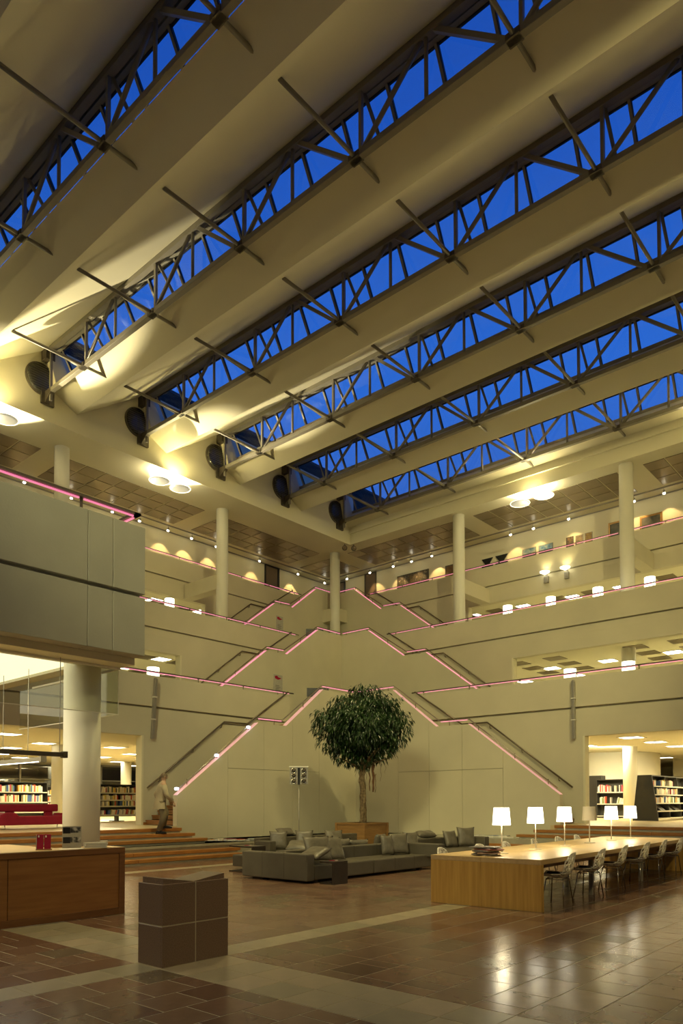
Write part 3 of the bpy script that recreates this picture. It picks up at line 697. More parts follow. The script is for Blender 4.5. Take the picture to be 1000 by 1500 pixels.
for x, y, nm in ((-27.0, 31.2, 'left'), (-26.66, 31.6, 'right')):
    t = thing('corner_spotlight', 'small dark spotlight under the ceiling corner above the corner column, %s one of two' % nm, 'spotlight', (x, y, 16.2), 0, 'dark corner spotlights')
    b = MB().lathe([(0.05, 0.1), (0.12, 0.06), (0.15, -0.08), (0.135, -0.08), (0.11, 0.0)], n=16); q = Vector((0.5, -0.6, -0.6)).to_track_quat('-Z', 'Y').to_matrix()
    b.v = [tuple(q @ Vector(v)) for v in b.v]; b.build('housing', M['black'], t, smooth=True)
    b = MB().lathe([(0.0, -0.05), (0.13, -0.05), (0, -0.06)], n=16); b.v = [tuple(q @ Vector(v)) for v in b.v]; b.build('lens', M['chrome'], t)
    MB().tube([(0, 0, 0.08), (0, 0, 0.2)], 0.02, 6).build('stem', M['black'], t)
# ------------------------------------------------------------ doors and pictures on the top gallery walls
def door(n, side, a0, a1, z1, dark=M['black']):
    d = struct('door_%d' % n); pl = WX if side == 'L' else WY; sg = -1
    b = MB(); SB(b, side, pl, -0.05, 0.0, a0, a1, ZFL[2], z1); b.build('leaf', mat('door leaf %d' % n, (0.16, 0.115, 0.075), 0.4, var=0.05), d)
    b = MB(); SB(b, side, pl, -0.08, 0.0, a0 - 0.08, a0, ZFL[2], z1 + 0.08); SB(b, side, pl, -0.08, 0.0, a1, a1 + (0.08 if n > 1 else 0.16), ZFL[2], z1 + 0.08); SB(b, side, pl, -0.08, 0.0, a0, a1, z1, z1 + 0.08)
    b.build('door_frame', dark, d)
door(1, 'L', 30.52, 31.5, 16.28); door(2, 'R', -29.5, -28.72, 16.28, M['steel_dk']); door(3, 'R', -31.95, -31.35, 16.2)
door(4, 'L', 16.0, 16.9, 15.45); door(5, 'L', 14.0, 14.7, 15.45)
def art_mat(name, cols, scale, seed):
    m = bpy.data.materials.new(name); m.use_nodes = True; n = m.node_tree; b = n.nodes['Principled BSDF']
    t = n.nodes.new('ShaderNodeTexCoord'); mp = n.nodes.new('ShaderNodeMapping'); mp.inputs['Location'].default_value = (seed, seed * 2.1, seed * 0.7)
    nz = n.nodes.new('ShaderNodeTexNoise'); nz.inputs['Scale'].default_value = scale; nz.inputs['Detail'].default_value = 5
    r = n.nodes.new('ShaderNodeValToRGB'); cr = r.color_ramp
    cr.elements[0].position = 0.32; cr.elements[0].color = sh(cols[0]); cr.elements[1].position = 0.68; cr.elements[1].color = sh(cols[-1])
    for i, c in enumerate(cols[1:-1]):
        e = cr.elements.new(0.32 + 0.36 * (i + 1) / (len(cols) - 1)); e.color = sh(c)
    n.links.new(t.outputs['Object'], mp.inputs[0]); n.links.new(mp.outputs[0], nz.inputs['Vector']); n.links.new(nz.outputs[0], r.inputs[0]); n.links.new(r.outputs[0], b.inputs['Base Color'])
    b.inputs['Roughness'].default_value = 0.5
    return m
GOLD = mat('gilt frame', (0.34, 0.19, 0.05), 0.4, metal=0.4, var=0.2, scale=15)
def picture(x0, x1, z1, z0, label, fw, fm, am, horizon=None):
    t = thing('picture', label, 'picture', ((x0 + x1) / 2, WY, z0), 0)
    w = (x1 - x0) / 2; h = z1 - z0
    MB().box(-w, -w + fw, -0.05, -0.002, 0, h).box(w - fw, w, -0.05, -0.002, 0, h).box(-w + fw, w - fw, -0.05, -0.002, 0, fw).box(-w + fw, w - fw, -0.05, -0.002, h - fw, h).build('frame', fm, t)
    MB().box(-w + fw, w - fw, -0.03, -0.002, fw, h - fw).build('canvas', am, t)
    if horizon: MB().box(-w + fw, w - fw, -0.033, -0.0305, fw, fw + (h - 2 * fw) * horizon).build('foreground', M['brown_dk'], t)
picture(-26.98, -24.63, 15.68, 14.35, 'wide dark speckled abstract painting on the right top gallery wall', 0.03, M['steel_dk'], art_mat('dark abstract', [(0.01, 0.01, 0.01), (0.12, 0.09, 0.04), (0.03, 0.03, 0.03), (0.3, 0.25, 0.15)], 6, 1))
picture(-23.44, -22.6, 15.57, 14.6, 'small brown painting just left of the gallery column on the right', 0.06, M['steel_dk'], art_mat('brown picture', [(0.10, 0.05, 0.015), (0.2, 0.11, 0.03)], 5, 2))
picture(-18.48, -17.68, 15.38, 14.9, 'small blue landscape picture, left one of two', 0.02, M['frame'], art_mat('blue landscape', [(0.06, 0.16, 0.28), (0.25, 0.35, 0.36), (0.45, 0.42, 0.30)], 5, 3), 0.4)
picture(-17.52, -16.71, 15.37, 14.9, 'small blue landscape picture, right one of two', 0.02, M['frame'], art_mat('blue seascape', [(0.05, 0.14, 0.30), (0.15, 0.30, 0.40), (0.40, 0.35, 0.22)], 5, 4), 0.4)
picture(-15.97, -15.58, 15.43, 14.9, 'small dark picture, first of three in a row', 0.02, M['black'], art_mat('dark small picture', [(0.02, 0.02, 0.02), (0.22, 0.14, 0.06)], 9, 5))
picture(-15.47, -15.06, 15.41, 14.9, 'small sepia picture, middle of three in a row', 0.03, M['frame'], art_mat('sepia picture', [(0.3, 0.22, 0.10), (0.10, 0.08, 0.05)], 9, 6))
picture(-14.96, -14.58, 15.42, 14.9, 'small yellow picture, last of three in a row', 0.02, M['frame'], art_mat('yellow picture', [(0.45, 0.30, 0.08), (0.25, 0.14, 0.04)], 9, 7))
picture(-13.75, -12.6, 15.62, 14.6, 'gilt framed dark painting partly behind the right gallery column', 0.09, GOLD, art_mat('old painting', [(0.03, 0.03, 0.02), (0.10, 0.09, 0.05)], 4, 8))
picture(-12.2, -11.15, 15.53, 14.6, 'gilt framed dark painting right of the right gallery column', 0.09, GOLD, art_mat('old painting two', [(0.03, 0.035, 0.025), (0.14, 0.13, 0.09)], 4, 9))
for x0, x1, nm in ((-20.99, -20.29, 'left'), (-20.12, -19.37, 'right')):
    t = thing('wall_relief', 'black triangular wall relief with its point down, %s one of two' % nm, 'wall art', ((x0 + x1) / 2, WY, 14.6), 0, 'black triangular reliefs')
    w = (x1 - x0) / 2
    MB().prism([(-w, -0.06, 0.79), (w, -0.06, 0.79), (0.14, -0.06, 0.48), (-0.14, -0.06, 0.48)], (0, 0.058, 0)).build('upper_wedge', M['black'], t)
    MB().box(-w, w, -0.05, -0.002, 0.1, 0.45).build('lower_panel', M['black'], t)
# uplights on the right gallery wall
for x, nm in ((-16.33, 'left'), (-15.25, 'right')):
    t = thing('wall_uplighter', 'glowing wall uplighter on the right gallery wall, %s one of two' % nm, 'wall lamp', (x, PR[2] + 0.03, 12.75), 0, 'wall uplighters')
    MB().box(-0.11, 0.11, -0.16, 0, 0.0, 0.34).build('housing', M['silver'], t, bevel=0.02)
    MB().box(-0.04, 0.04, -0.12, 0, 0.34, 0.46).build('neck', M['frame'], t)
    MB().lathe([(0.06, 0.40), (0.24, 0.50), (0.25, 0.54), (0.0, 0.54)], c=(0, -0.27, 0), n=20).build('bowl', M['drum_lit'], t, smooth=True)
    lamp('uplighter_beam', 'SPOT', (x, PR[2] - 0.24, 13.32), 30, WARM, 0.08, target=(x, PR[2] + 0.1, 14.6), spot=math.radians(110), blend=0.8)
# ------------------------------------------------------------ square ceiling lights of the library floors
cl_me = MB().box(-0.36, 0.36, -0.36, 0.36, -0.012, 0.0).mesh('diffuser', M['panel_lit'])
cf_me = MB().box(-0.42, 0.42, -0.42, -0.36, -0.02, 0).box(-0.42, 0.42, 0.36, 0.42, -0.02, 0).box(-0.42, -0.36, -0.36, 0.36, -0.02, 0).box(0.36, 0.42, -0.36, 0.36, -0.02, 0).mesh('frame', M['white'])
def ceiling_lights(pts, z, where, grp):
    pts = sorted(pts, key=lambda p: proj(p[0], p[1], z)[0])
    for i, (x, y) in enumerate(pts):
        t = thing('ceiling_light', 'square ceiling light panel %s, %s from left' % (where, ORD[i]), 'ceiling light', (x, y, z - 0.001), 0, grp)
        inst('diffuser', cl_me, t); inst('frame', cf_me, t)
ceiling_lights([(-25.3, 11.36), (-28.1, 14.05), (-31.3, 14.2), (-37.5, 17.5), (-27.9, 17.1), (-31.0, 19.95), (-34.1, 20.2), (-37.2, 23.0), (-40.3, 26.0), (-34.1, 22.7)], 4.0, 'in the ground floor library, left', 'ground floor ceiling lights, left')
ceiling_lights([(-12.58, 30.3), (-9.7, 27.5), (-9.72, 30.25), (-9.76, 33.1), (-12.7, 41.0)], 4.0, 'in the ground floor library, right', 'ground floor ceiling lights, right')
ceiling_lights([(-15.94, 34.2), (-13.1, 34.2), (-10.15, 34.2), (-15.85, 37.1), (-18.8, 37.05)], 8.3, 'on the first floor, right', 'first floor ceiling lights, right')
ceiling_lights([(-28.5, 19.85), (-31.6, 19.9), (-31.6, 22.7), (-34.0, 20.2)], 8.3, 'on the first floor, left', 'first floor ceiling lights, left')
ceiling_lights([(-18.8, 36.95), (-16.0, 37.0), (-13.4, 36.95), (-21.9, 36.9)], 12.5, 'on the second floor, right', 'second floor ceiling lights, right')
ceiling_lights([(-33.1, 22.6), (-33.1, 25.75)], 12.5, 'on the second floor, left', 'second floor ceiling lights, left')
# unseen area lamps added to brighten the library floors
for loc, e in (((-26, 9, 3.9), 260), ((-29, 16, 3.9), 380), ((-34, 20, 3.9), 600), ((-12.5, 30.2, 3.9), 400), ((-7.5, 31, 3.9), 380), ((-6, 37, 3.9), 400), ((-30, 20, 8.2), 130), ((-9, 35, 8.2), 260), ((-8, 38, 12.4), 260), ((-34, 22, 12.4), 160), ((-17, 36, 8.2), 160), ((-17, 38, 12.4), 160)):
    lamp('library_fill', 'AREA', loc, e, (1, 0.86, 0.50), 2.0, target=(loc[0], loc[1], 0))
lamp('curved_wall_fill', 'AREA', (-11.9, 31.2, 3.85), 150, (1, 0.88, 0.55), 0.8, target=(-13.2, 34.8, 2.6))  # extra unseen lamp added to brighten the curved wall
# drum lamps behind the parapets
def drum_lamp(x, y, zf, ztop, label, grp):
    t = thing('drum_lamp', label, 'lamp', (x, y, zf), 0, grp); h = ztop - zf
    MB().lathe([(0.16, 0), (0.16, 0.02), (0.02, 0.04), (0.015, h - 0.42)], n=16).build('stand', M['frame'], t)
    MB().lathe([(0.215, h - 0.5), (0.215, h)], n=24).lathe([(0.20, h), (0.20, h - 0.5)], n=24).build('shade', M['drum_lit'], t, smooth=False)
for i, x in enumerate((-16.49, -14.34, -12.18, -10.01)): drum_lamp(x, 30.75, 9.2, 10.83, 'glowing white drum lamp behind the second floor parapet, right, %s from left' % ORD[i], 'drum lamps, second floor right')
for i, x in enumerate((-11.02, -8.94)): drum_lamp(x, 25.15, 4.93, 6.38, 'glowing white drum lamp behind the first floor parapet, right, %s from left' % ORD[i], 'drum lamps, first floor right')
drum_lamp(-27.4, 19.53, 9.2, 10.84, 'glowing white drum lamp behind the second floor parapet, left', 'drum lamp')
drum_lamp(-22.0, 15.0, 4.93, 6.40, 'glowing white drum lamp behind the first floor parapet, left', 'drum lamp')
# column loudspeakers
for (x, y, side, nm) in ((-10.48, 24.16, 'R', 'right'), (-20.97, 14.28, 'L', 'left')):
    t = thing('column_loudspeaker', 'slim grey column loudspeaker on the %s balcony wall' % nm, 'loudspeaker', (x, y, 3.76), 0)
    z = 0
    for hh in (0.68, 0.75, 0.65):
        MB().box(-0.055, 0.055, -0.055, 0.05, z, z + hh - 0.05).build('grille_section', M['silver'], t, bevel=0.012); z += hh
    MB().box(-0.03, 0.03, -0.03, 0.06, 0.05, 2.05).build('mounting_rail', M['frame'], t)
    for zz in (0.66, 1.41): MB().box(-0.075, 0.075, -0.07, 0.06, zz - 0.02, zz + 0.02).build('joint_clip', M['white'], t)
    if side == 'L': t.rotation_euler = (0.09, 0, PI / 2); t.location = (x, y, 3.76)
# small hanging information signs
for (x, y, z, nm) in ((-21.3, 20.45, 6.1, 'first floor landing, left'), (-26.7, 25.75, 10.45, 'second floor landing, left')):
    t = thing('information_sign', 'clear information panel with a crimson emblem on the %s' % nm, 'sign', (x, y, z), PI / 2)
    MB().box(-0.25, 0.25, -0.012, 0.0, 0.0, 0.68).build('panel', M['grey_card'], t)
    MB().prism([(-0.17, -0.016, 0.52), (0.0, -0.016, 0.48), (0.2, -0.016, 0.56), (0.02, -0.016, 0.58), (-0.05, -0.016, 0.64), (-0.18, -0.016, 0.62)], (0, 0.004, 0)).build('emblem', M['red_card'], t)
    for i in range(4): MB().box(-0.14, 0.12 - 0.05 * (i % 2), -0.016, -0.012, 0.05 + i * 0.06, 0.065 + i * 0.06).build('text_line', M['black'], t)
    MB().box(-0.012, 0.012, -0.01, 0.01, -1.2, 0.0).box(-0.15, 0.15, -0.1, 0.1, -1.2, -1.17).build('stand', M['frame'], t)
for (x, y, z, nm) in ((-20.3, 21.75, 4.93, 'first'), (-25.6, 27.2, 9.2, 'second')):
    t = thing('black_screen', 'black screen on the %s floor corner landing, left' % nm, 'screen', (x, y, z), math.radians(45))
    MB().box(-0.45, 0.45, -0.03, 0.03, 1.0, 1.36).build('display', M['black'], t); MB().box(-0.04, 0.04, -0.03, 0.03, 0, 1.0).box(-0.3, 0.3, -0.2, 0.2, 0, 0.03).build('stand', M['steel_dk'], t)
# ------------------------------------------------------------ library interiors: glazed facade, bookcases, core
fw = struct('window_20')
for i, y in enumerate([9.0 + 2.56 * j for j in range(12)]):
    MB().box(-41.35, -41.2, y - 0.05, y + 0.05, ZL, 4.0).build('mullion', M['frame'], fw)
    MB().box(-41.31, -41.29, y + 0.055, y + 2.505, ZL + 0.1, 3.9).build('pane', M['glass_w'], fw)
MB().box(-41.35, -41.2, OUTL, 42, ZL, ZL + 0.1).box(-41.35, -41.2, OUTL, 42, 3.9, 4.0).box(-41.33, -41.22, OUTL, 42, 3.0, 3.05).build('frame', M['frame'], fw)
t = thing('street_building', 'dark building outside behind the left library windows', 'building', (-62, 20, 0))
MB().box(-3, 3, -40, 60, 0, 7.5).build('wall', M['roof_ext'], t)
for i in range(9): MB().box(2.98, 3.05, -36 + i * 9, -31 + i * 9, 3.2, 5.2).build('window', M['pane_mirror'], t)
t = thing('plant_room', 'dark louvred rooftop plant room seen through the skylight ends', 'building', (-33, 18, 17.0))
MB().box(-3.5, 3.5, -24, 30, 0, 4.95).build('wall', M['roof_ext'], t)
for i in range(26): MB().box(3.5, 3.62, -24, 30, 2.6 + i * 0.085, 2.63 + i * 0.085).build('louvre', M['pane_mirror'], t)
core = struct('wall_right', (-13.95, 36.9, ZL))
MB().lathe([(2.2, 0), (2.2, 4.0 - ZL)], n=64).build('curved_wall', M['paint'], core, smooth=False).data.shade_smooth()
S(MB().box(-13.2, 4, 44, 44.3, ZL, 4.0).build('wall_right', M['plaster']))
w2 = struct('window_21')
for i in range(3):
    x = -9.4 + i * 2.4
    MB().box(x, x + 2.3, 43.9, 43.96, 1.7, 3.2).build('pane', M['frame_dk'], w2); MB().box(x - 0.1, x, 43.88, 44, 1.6, 3.3).build('mullion', M['white'], w2)
def bookcase(name, label, loc, rz, Wd, H, D, shelves, taper=0.0, cat='bookcase', foot=0.0, sidemat=None):
    t = thing(name, label, cat, loc, rz); cm = sidemat or M['charcoal']
    for sx_ in (-1, 1):
        x0 = sx_ * Wd / 2
        MB().prism([(x0, 0, foot), (x0, -D - taper, foot), (x0, -D, H), (x0, 0, H)], (-0.03 * sx_, 0, 0)).build('side_panel', cm, t)
    MB().box(-Wd / 2 + 0.03, Wd / 2 - 0.03, -0.02, 0, foot, H).build('back_panel', cm, t)
    MB().box(-Wd / 2 + 0.03, Wd / 2 - 0.03, -D, -0.02, H - 0.03, H).build('top_panel', cm, t)
    for z in shelves:
        d = D + taper * (1 - (z / H))
        MB().box(-Wd / 2 + 0.03, Wd / 2 - 0.03, -d, -0.02, z - 0.025, z).box(-Wd / 2 + 0.03, Wd / 2 - 0.03, -d - 0.008, -d, z - 0.04, z + 0.01).build('shelf', M['shelf'], t)
    if foot > 0:
        for fx in (-Wd / 2 + 0.2, 0, Wd / 2 - 0.2): MB().box(fx - 0.25, fx + 0.25, -D, -0.03, 0, 0.03).box(fx - 0.03, fx + 0.03, -D + 0.05, -0.05, 0.03, foot).build('foot', cm, t)
    return t
def book_mesh(i):
    b = MB(); c, p = 0, 1
    pts = [(-0.5, -0.42), (-0.32, -0.5), (0.32, -0.5), (0.5, -0.42)]      # rounded spine at -y
    b.prism([(-0.5, -0.42, 0), (-0.32, -0.5, 0), (0.32, -0.5, 0), (0.5, -0.42, 0), (0.5, 0.5, 0), (0.40, 0.5, 0), (0.40, -0.40, 0), (-0.40, -0.40, 0), (-0.40, 0.5, 0), (-0.5, 0.5, 0)], (0, 0, 1), 0)
    b.box(-0.40, 0.40, -0.40, 0.46, 0.03, 0.97, 1)
    return b.mesh('book', [BOOKC[i], M['white']])
BOOKS = [book_mesh(i) for i in range(10)]
BNAME = ['red', 'cream', 'black', 'orange', 'white', 'blue', 'maroon', 'yellow', 'dark green', 'grey']
def nth(i): return ORD[i] if i < 12 else '%d%s' % (i + 1, {1: 'st', 2: 'nd', 3: 'rd'}.get((i + 1) % 10, 'th') if i + 1 > 20 else 'th')
def fill(case, z, x0, x1, d, label, grp, hmax=0.22, wmin=0.022, wmax=0.05, gap=0.15, pal=None, lean=0.25):
    x = x0; cnt = 0; mwc = Matrix.Translation(case.location) @ Matrix.Rotation(case.rotation_euler[2], 4, 'Z')
    ln = 0.0
    while x < x1:
        w = random.uniform(wmin, wmax)
        if random.random() < gap * 0.25: x += random.uniform(0.05, 0.22); ln = random.choice([0, 0, lean])
        h = hmax * random.uniform(0.72, 1.0); dp = random.uniform(0.13, 0.19)
        bi = random.choice([0, 1, 1, 1, 2, 3, 4, 4, 4, 5, 6, 7, 8, 9])
        o = inst('book', BOOKS[bi])
        a = ln * random.uniform(0.6, 1.0)
        o.matrix_world = mwc @ Matrix.Translation((x + w / 2 + (0.5 * h * math.sin(a)), -d + dp / 2 + 0.015, z + 0.5 * w * math.sin(abs(a)))) @ Matrix.Rotation(a, 4, 'Y') @ Matrix.Diagonal((w, dp, h, 1))
        tag(o, '%s book, %s from left, %s' % (BNAME[bi], nth(cnt), label), 'book', grp); cnt += 1
        x += w / math.cos(a) * 1.03
def case_y(y0, y1, x, **k): return dict(loc=(x, (y0 + y1) / 2, ZL), rz=PI / 2, Wd=y1 - y0, **k)
c = bookcase('bookcase', 'low four shelf bookcase packed with books between the round column and the stair', **case_y(14.9, 17.9, -26.75, H=1.50, D=0.36, shelves=[0.27, 0.62, 0.87, 1.16], foot=0.2))
for z, nm in ((0.27, 'bottom'), (0.62, 'third'), (0.87, 'second'), (1.16, 'top')):
    fill(c, z, -0.72, 1.30, 0.36, '%s shelf of the low bookcase' % nm, 'books, low bookcase, %s shelf' % nm, 0.225 if z < 1 else 0.26, 0.04, 0.075, gap=0.25)
c = bookcase('bookcase', 'dark bookcase with two visible rows behind the red sofa', **case_y(12.0, 15.95, -31.9, H=1.68, D=0.40, shelves=[0.36, 0.80, 1.24], taper=0.12))
for z, nm in ((0.80, 'lower'), (1.24, 'upper')):
    fill(c, z, -0.25, 1.72, 0.42, '%s shelf behind the red sofa' % nm, 'books behind the red sofa, %s shelf' % nm, 0.34, 0.04, 0.075, gap=0.3)
c = bookcase('bookcase', 'distant narrow bookcase between the red sofa and the pale column', **case_y(17.9, 19.2, -36.3, H=1.62, D=0.3, shelves=[0.25, 0.55, 0.87, 1.2]))
for z, nm in ((0.55, 'third'), (0.87, 'second'), (1.2, 'top')):
    fill(c, z, -0.28, 0.18, 0.3, '%s shelf of the distant narrow bookcase' % nm, 'books, distant bookcase, %s shelf' % nm, 0.26, 0.04, 0.06, gap=0)
c = bookcase('bookcase', 'charcoal bookcase left of the pale column in the right library', (-12.8, 34.0, ZL), 0, 1.42, 1.79, 0.4, [0.1, 0.66, 1.2])
for z, nm in ((0.66, 'lower'), (1.2, 'upper')):
    fill(c, z, -0.66, -0.05, 0.4, 'left part of %s shelf beside pale column' % nm, 'books, charcoal bookcase, %s shelf left' % nm, 0.36, 0.035, 0.06, gap=0.4)
    fill(c, z, 0.12, 0.6, 0.4, 'right part of %s shelf beside pale column' % nm, 'books, charcoal bookcase, %s shelf right' % nm, 0.34, 0.035, 0.06, gap=0.5)
t = thing('cabinet', 'plain charcoal cabinet at the jamb of the right library opening', 'cabinet', (-14.1, 34.2, ZL))
MB().box(-0.9, 0.6, -0.02, 0.5, 0, 2.0).build('body', M['charcoal'], t); MB().box(-0.3, 0.0, -0.05, -0.02, 0.05, 1.85).box(0.03, 0.55, -0.05, -0.02, 0.05, 1.85).build('door', M['charcoal'], t)
t = thing('bookcase', 'tapered double sided charcoal bookcase with slanted end panel, right', 'bookcase', (-9.42, 28.06, ZL))
MB().prism([(-0.48, 0, 0.02), (0.46, 0, 0.02), (0.24, 0, 1.74), (-0.28, 0, 1.74)], (0, 0.05, 0)).build('end_panel', M['charcoal'], t)
MB().prism([(-0.48, 4.4, 0.02), (0.46, 4.4, 0.02), (0.24, 4.4, 1.74), (-0.28, 4.4, 1.74)], (0, 0.05, 0)).build('end_panel', M['charcoal'], t)
MB().box(-0.05, 0.0, 0.05, 4.4, 0.1, 1.72).build('back_panel', M['charcoal'], t); MB().box(-0.26, 0.24, 0.05, 4.4, 1.70, 1.74).build('top_panel', M['charcoal'], t)
TAP = [0.12, 0.39, 0.69, 1.01, 1.33]
for z in TAP:
    xr = 0.46 - 0.22 * z / 1.74
    MB().box(0.0, xr, 0.05, 4.4, z - 0.025, z).box(xr, xr + 0.01, 0.05, 4.4, z - 0.035, z + 0.01).build('shelf', M['shelf'], t)
for yy in (1.5, 2.95): MB().prism([(0.0, yy, 0.1), (0.43, yy, 0.1), (0.24, yy, 1.7), (0.0, yy, 1.7)], (0, 0.02, 0)).build('divider', M['charcoal'], t)
tp = t
fc = bpy.data.objects.new('axis', None)      # temporary frame for the slanted shelf's books
fc.location = (-9.42, 28.06, ZL); fc.rotation_euler = (0, 0, PI / 2)
for z, nm, rows in ((0.69, 'third', [(0.15, 2.9)]), (1.01, 'second', [(0.3, 2.75)]), (1.33, 'top', [(0.12, 0.35), (0.9, 1.45), (2.0, 2.4)])):
    for ri, (r0, r1) in enumerate(rows):
        fill(fc, z, r0, r1, 0.45 - 0.22 * z / 1.74, ('%s shelf of the tapered bookcase' % nm) if len(rows) == 1 else '%s section, top shelf of the tapered bookcase' % ['near', 'middle', 'far'][ri], 'books, tapered bookcase, %s shelf' % nm, 0.25, 0.04, 0.07, gap=0.3)
bpy.data.objects.remove(fc)
for i, y in enumerate((0.6, 1.5, 2.4)):
    tt = MB().prism([(-9.42 + 0.08, 28.06 + y, ZL + 0.395), (-9.42 + 0.36, 28.06 + y, ZL + 0.395), (-9.42 + 0.36, 28.06 + y, ZL + 0.42), (-9.42 + 0.10, 28.06 + y, ZL + 0.62)], (0, 0.55, 0)).build('book_rest', M['charcoal'])
    tag(tt, 'empty slanted book rest low on the tapered bookcase, %s from its end panel' % ORD[i], 'book rest', 'book rests')
# ------------------------------------------------------------ red sofa on the library floor
t = thing('red_sofa', 'crimson upholstered sofa with thin chrome legs on the raised library floor', 'sofa', (-20.6, 10.03, ZL), PI / 2)
MB().prism([(-1.12, -0.35, 0.11), (0.95, -0.35, 0.11), (0.95, -0.35, 0.44), (0.80, -0.35, 0.44), (0.74, -0.35, 0.36), (-0.58, -0.35, 0.36), (-0.68, -0.35, 0.46), (-0.95, -0.35, 0.47), (-1.08, -0.35, 0.42), (-1.14, -0.35, 0.28)], (0, 0.75, 0)).build('seat', M['red'], t, bevel=0.03, seg=3)
MB().box(-1.0, 0.87, 0.24, 0.44, 0.48, 0.70).build('backrest', M['red'], t, bevel=0.04, seg=3)
for x in (-0.55, 0.6): MB().box(x - 0.12, x + 0.12, 0.28, 0.40, 0.35, 0.5).build('backrest_support', M['red'], t, bevel=0.02)
for x in (-0.95, 0.85):
    MB().tube([(x, -0.25, 0.11), (x, -0.28, 0.012), (x, 0.28, 0.012), (x, 0.25, 0.11)], 0.011, 8).build('leg', M['chrome'], t, smooth=True)
# ------------------------------------------------------------ reception desk
DX = -9.18
t = thing('reception_desk', 'long oak reception desk with dark framed front, cut by the left frame edge', 'reception desk', (DX, 5.81, 0))
MB().box(-0.50, 0, -4.4, 0, 0.86, 0.94).box(-0.50, 0, -0.09, 0, 0.0, 0.86).box(-0.5, 0, -4.4, -0.09, 0.0, 0.09).build('frame', M['wood_dk'], t, bevel=0.004, seg=1)
MB().box(-0.49, -0.005, -4.39, -0.03, 0.9405, 0.946).build('top_surface', M['wood_top'], t)
for a, b in ((-1.655, -0.094), (-3.2, -1.665), (-4.4, -3.21)):
    MB().box(-0.48, -0.015, a, b, 0.092, 0.858).build('front_panel', M['wood_pan'], t)
t2 = thing('side_counter', 'pale oak lower counter behind the reception desk', 'counter', (-11.0, 4.1, 0))
MB().box(-1.7, 0.45, -2.0, 1.62, 0.80, 0.86).build('top', M['wood_top'], t2, bevel=0.005); MB().box(-1.5, 0.3, -1.9, 1.45, 0, 0.80).build('body', M['wood_dk'], t2)
def on(name, label, cat, loc, rz=0, group=None): return thing(name, label, cat, loc, rz, group)
ZD = 0.946
t = on('leaflet_holder', 'crimson leaflet leaning in a small stand on the reception desk', 'leaflet', (-9.40, 4.72, ZD), math.radians(62))
MB().prism([(-0.10, -0.06, 0), (0.10, -0.06, 0), (0.10, 0.10, 0), (-0.10, 0.10, 0)], (0, 0, 0.012)).build('base', M['wood_pan'], t)
for x0, x1 in ((-0.09, -0.008), (0.0, 0.085)):
    MB().prism([(x0, -0.03, 0.012), (x1, -0.03, 0.012), (x1, 0.045, 0.20), (x0, 0.045, 0.20)], (0, 0.012, 0.004)).build('leaflet', M['red_card'], t)
    MB().prism([(x0 + 0.015, 0.018, 0.165), (x0 + 0.03, 0.018, 0.165), (x0 + 0.03, 0.028, 0.19), (x0 + 0.015, 0.028, 0.19)], (0, -0.003, 0.001)).build('white_mark', M['white'], t)
MB().box(-0.10, -0.092, -0.02, 0.08, 0.012, 0.2).build('side_wall', M['grey_card'], t)
t = on('poster_stand', 'grey display card with two black and white photographs on the reception desk', 'display card', (-9.52, 5.18, ZD), math.radians(62))
MB().box(-0.125, 0.125, 0.0, 0.015, 0.0, 0.30).build('card', M['grey_card'], t)
BWM = art_mat('black and white photograph', [(0.01, 0.01, 0.01), (0.05, 0.05, 0.045), (0.5, 0.48, 0.42)], 14, 3)
for z in (0.20, 0.065):
    MB().box(-0.115, -0.02, -0.003, 0.0, z, z + 0.085).build('dark_photograph', M['black'], t)
    MB().box(-0.018, 0.048, -0.003, 0.0, z + 0.01, z + 0.085).build('photograph', BWM, t); MB().box(0.05, 0.115, -0.003, 0.0, z + 0.01, z + 0.085).build('photograph', BWM, t)
MB().box(-0.03, 0.03, 0.015, 0.1, 0, 0.01).build('foot', M['grey_card'], t)
for i in range(3):
    t = on('booklet', 'grey booklet in the pile beside the round column, %s' % ['bottom', 'middle', 'top'][i], 'booklet', (-9.32, 5.42 + 0.004 * i, ZD + 0.0005 + i * 0.0235), math.radians(64 + 3 * i), 'booklets on the desk')
    MB().box(-0.15, 0.15, -0.105, 0.105, 0, 0.003).box(-0.15, 0.15, -0.105, 0.105, 0.020, 0.023).build('cover', M['grey_card'], t); MB().box(-0.146, 0.146, -0.10, 0.10, 0.003, 0.020).build('pages', M['white'], t)
t = on('booklet', 'small booklet pile at the right end of the reception desk', 'booklet', (-9.60, 5.72, ZD), math.radians(60))
MB().box(-0.05, 0.05, -0.04, 0.04, 0, 0.07).build('pages', M['grey_card'], t)
MB().box(-0.052, 0.052, -0.042, 0.042, 0.07, 0.074).build('cover', M['white'], t)
t = on('paper_sheet', 'loose white sheet lying on the reception desk front edge', 'sheet', (-9.30, 5.05, ZD), math.radians(75))
MB().box(-0.15, 0.15, -0.10, 0.10, 0, 0.002).prism([(0.13, -0.09, 0.002), (0.15, -0.09, 0.004), (0.15, 0.09, 0.004), (0.13, 0.09, 0.002)], (0, 0, 0.001)).build('sheet', M['white'], t)
t = on('card_stand', 'tall narrow white card standing behind the telephone', 'card', (-12.2, 5.16, 0.86), math.radians(48))
MB().box(-0.055, 0.055, 0, 0.008, 0, 0.32).build('card', M['white'], t); MB().box(-0.06, 0.06, -0.04, 0.05, 0, 0.008).build('base', M['white'], t)
t = on('telephone', 'black desk telephone at the left frame edge', 'telephone', (-11.55, 4.60, 0.86), math.radians(60))
MB().prism([(-0.11, -0.10, 0), (-0.11, 0.10, 0), (-0.11, 0.10, 0.10), (-0.11, -0.10, 0.03)], (0.22, 0, 0)).build('base', M['black'], t, bevel=0.006)
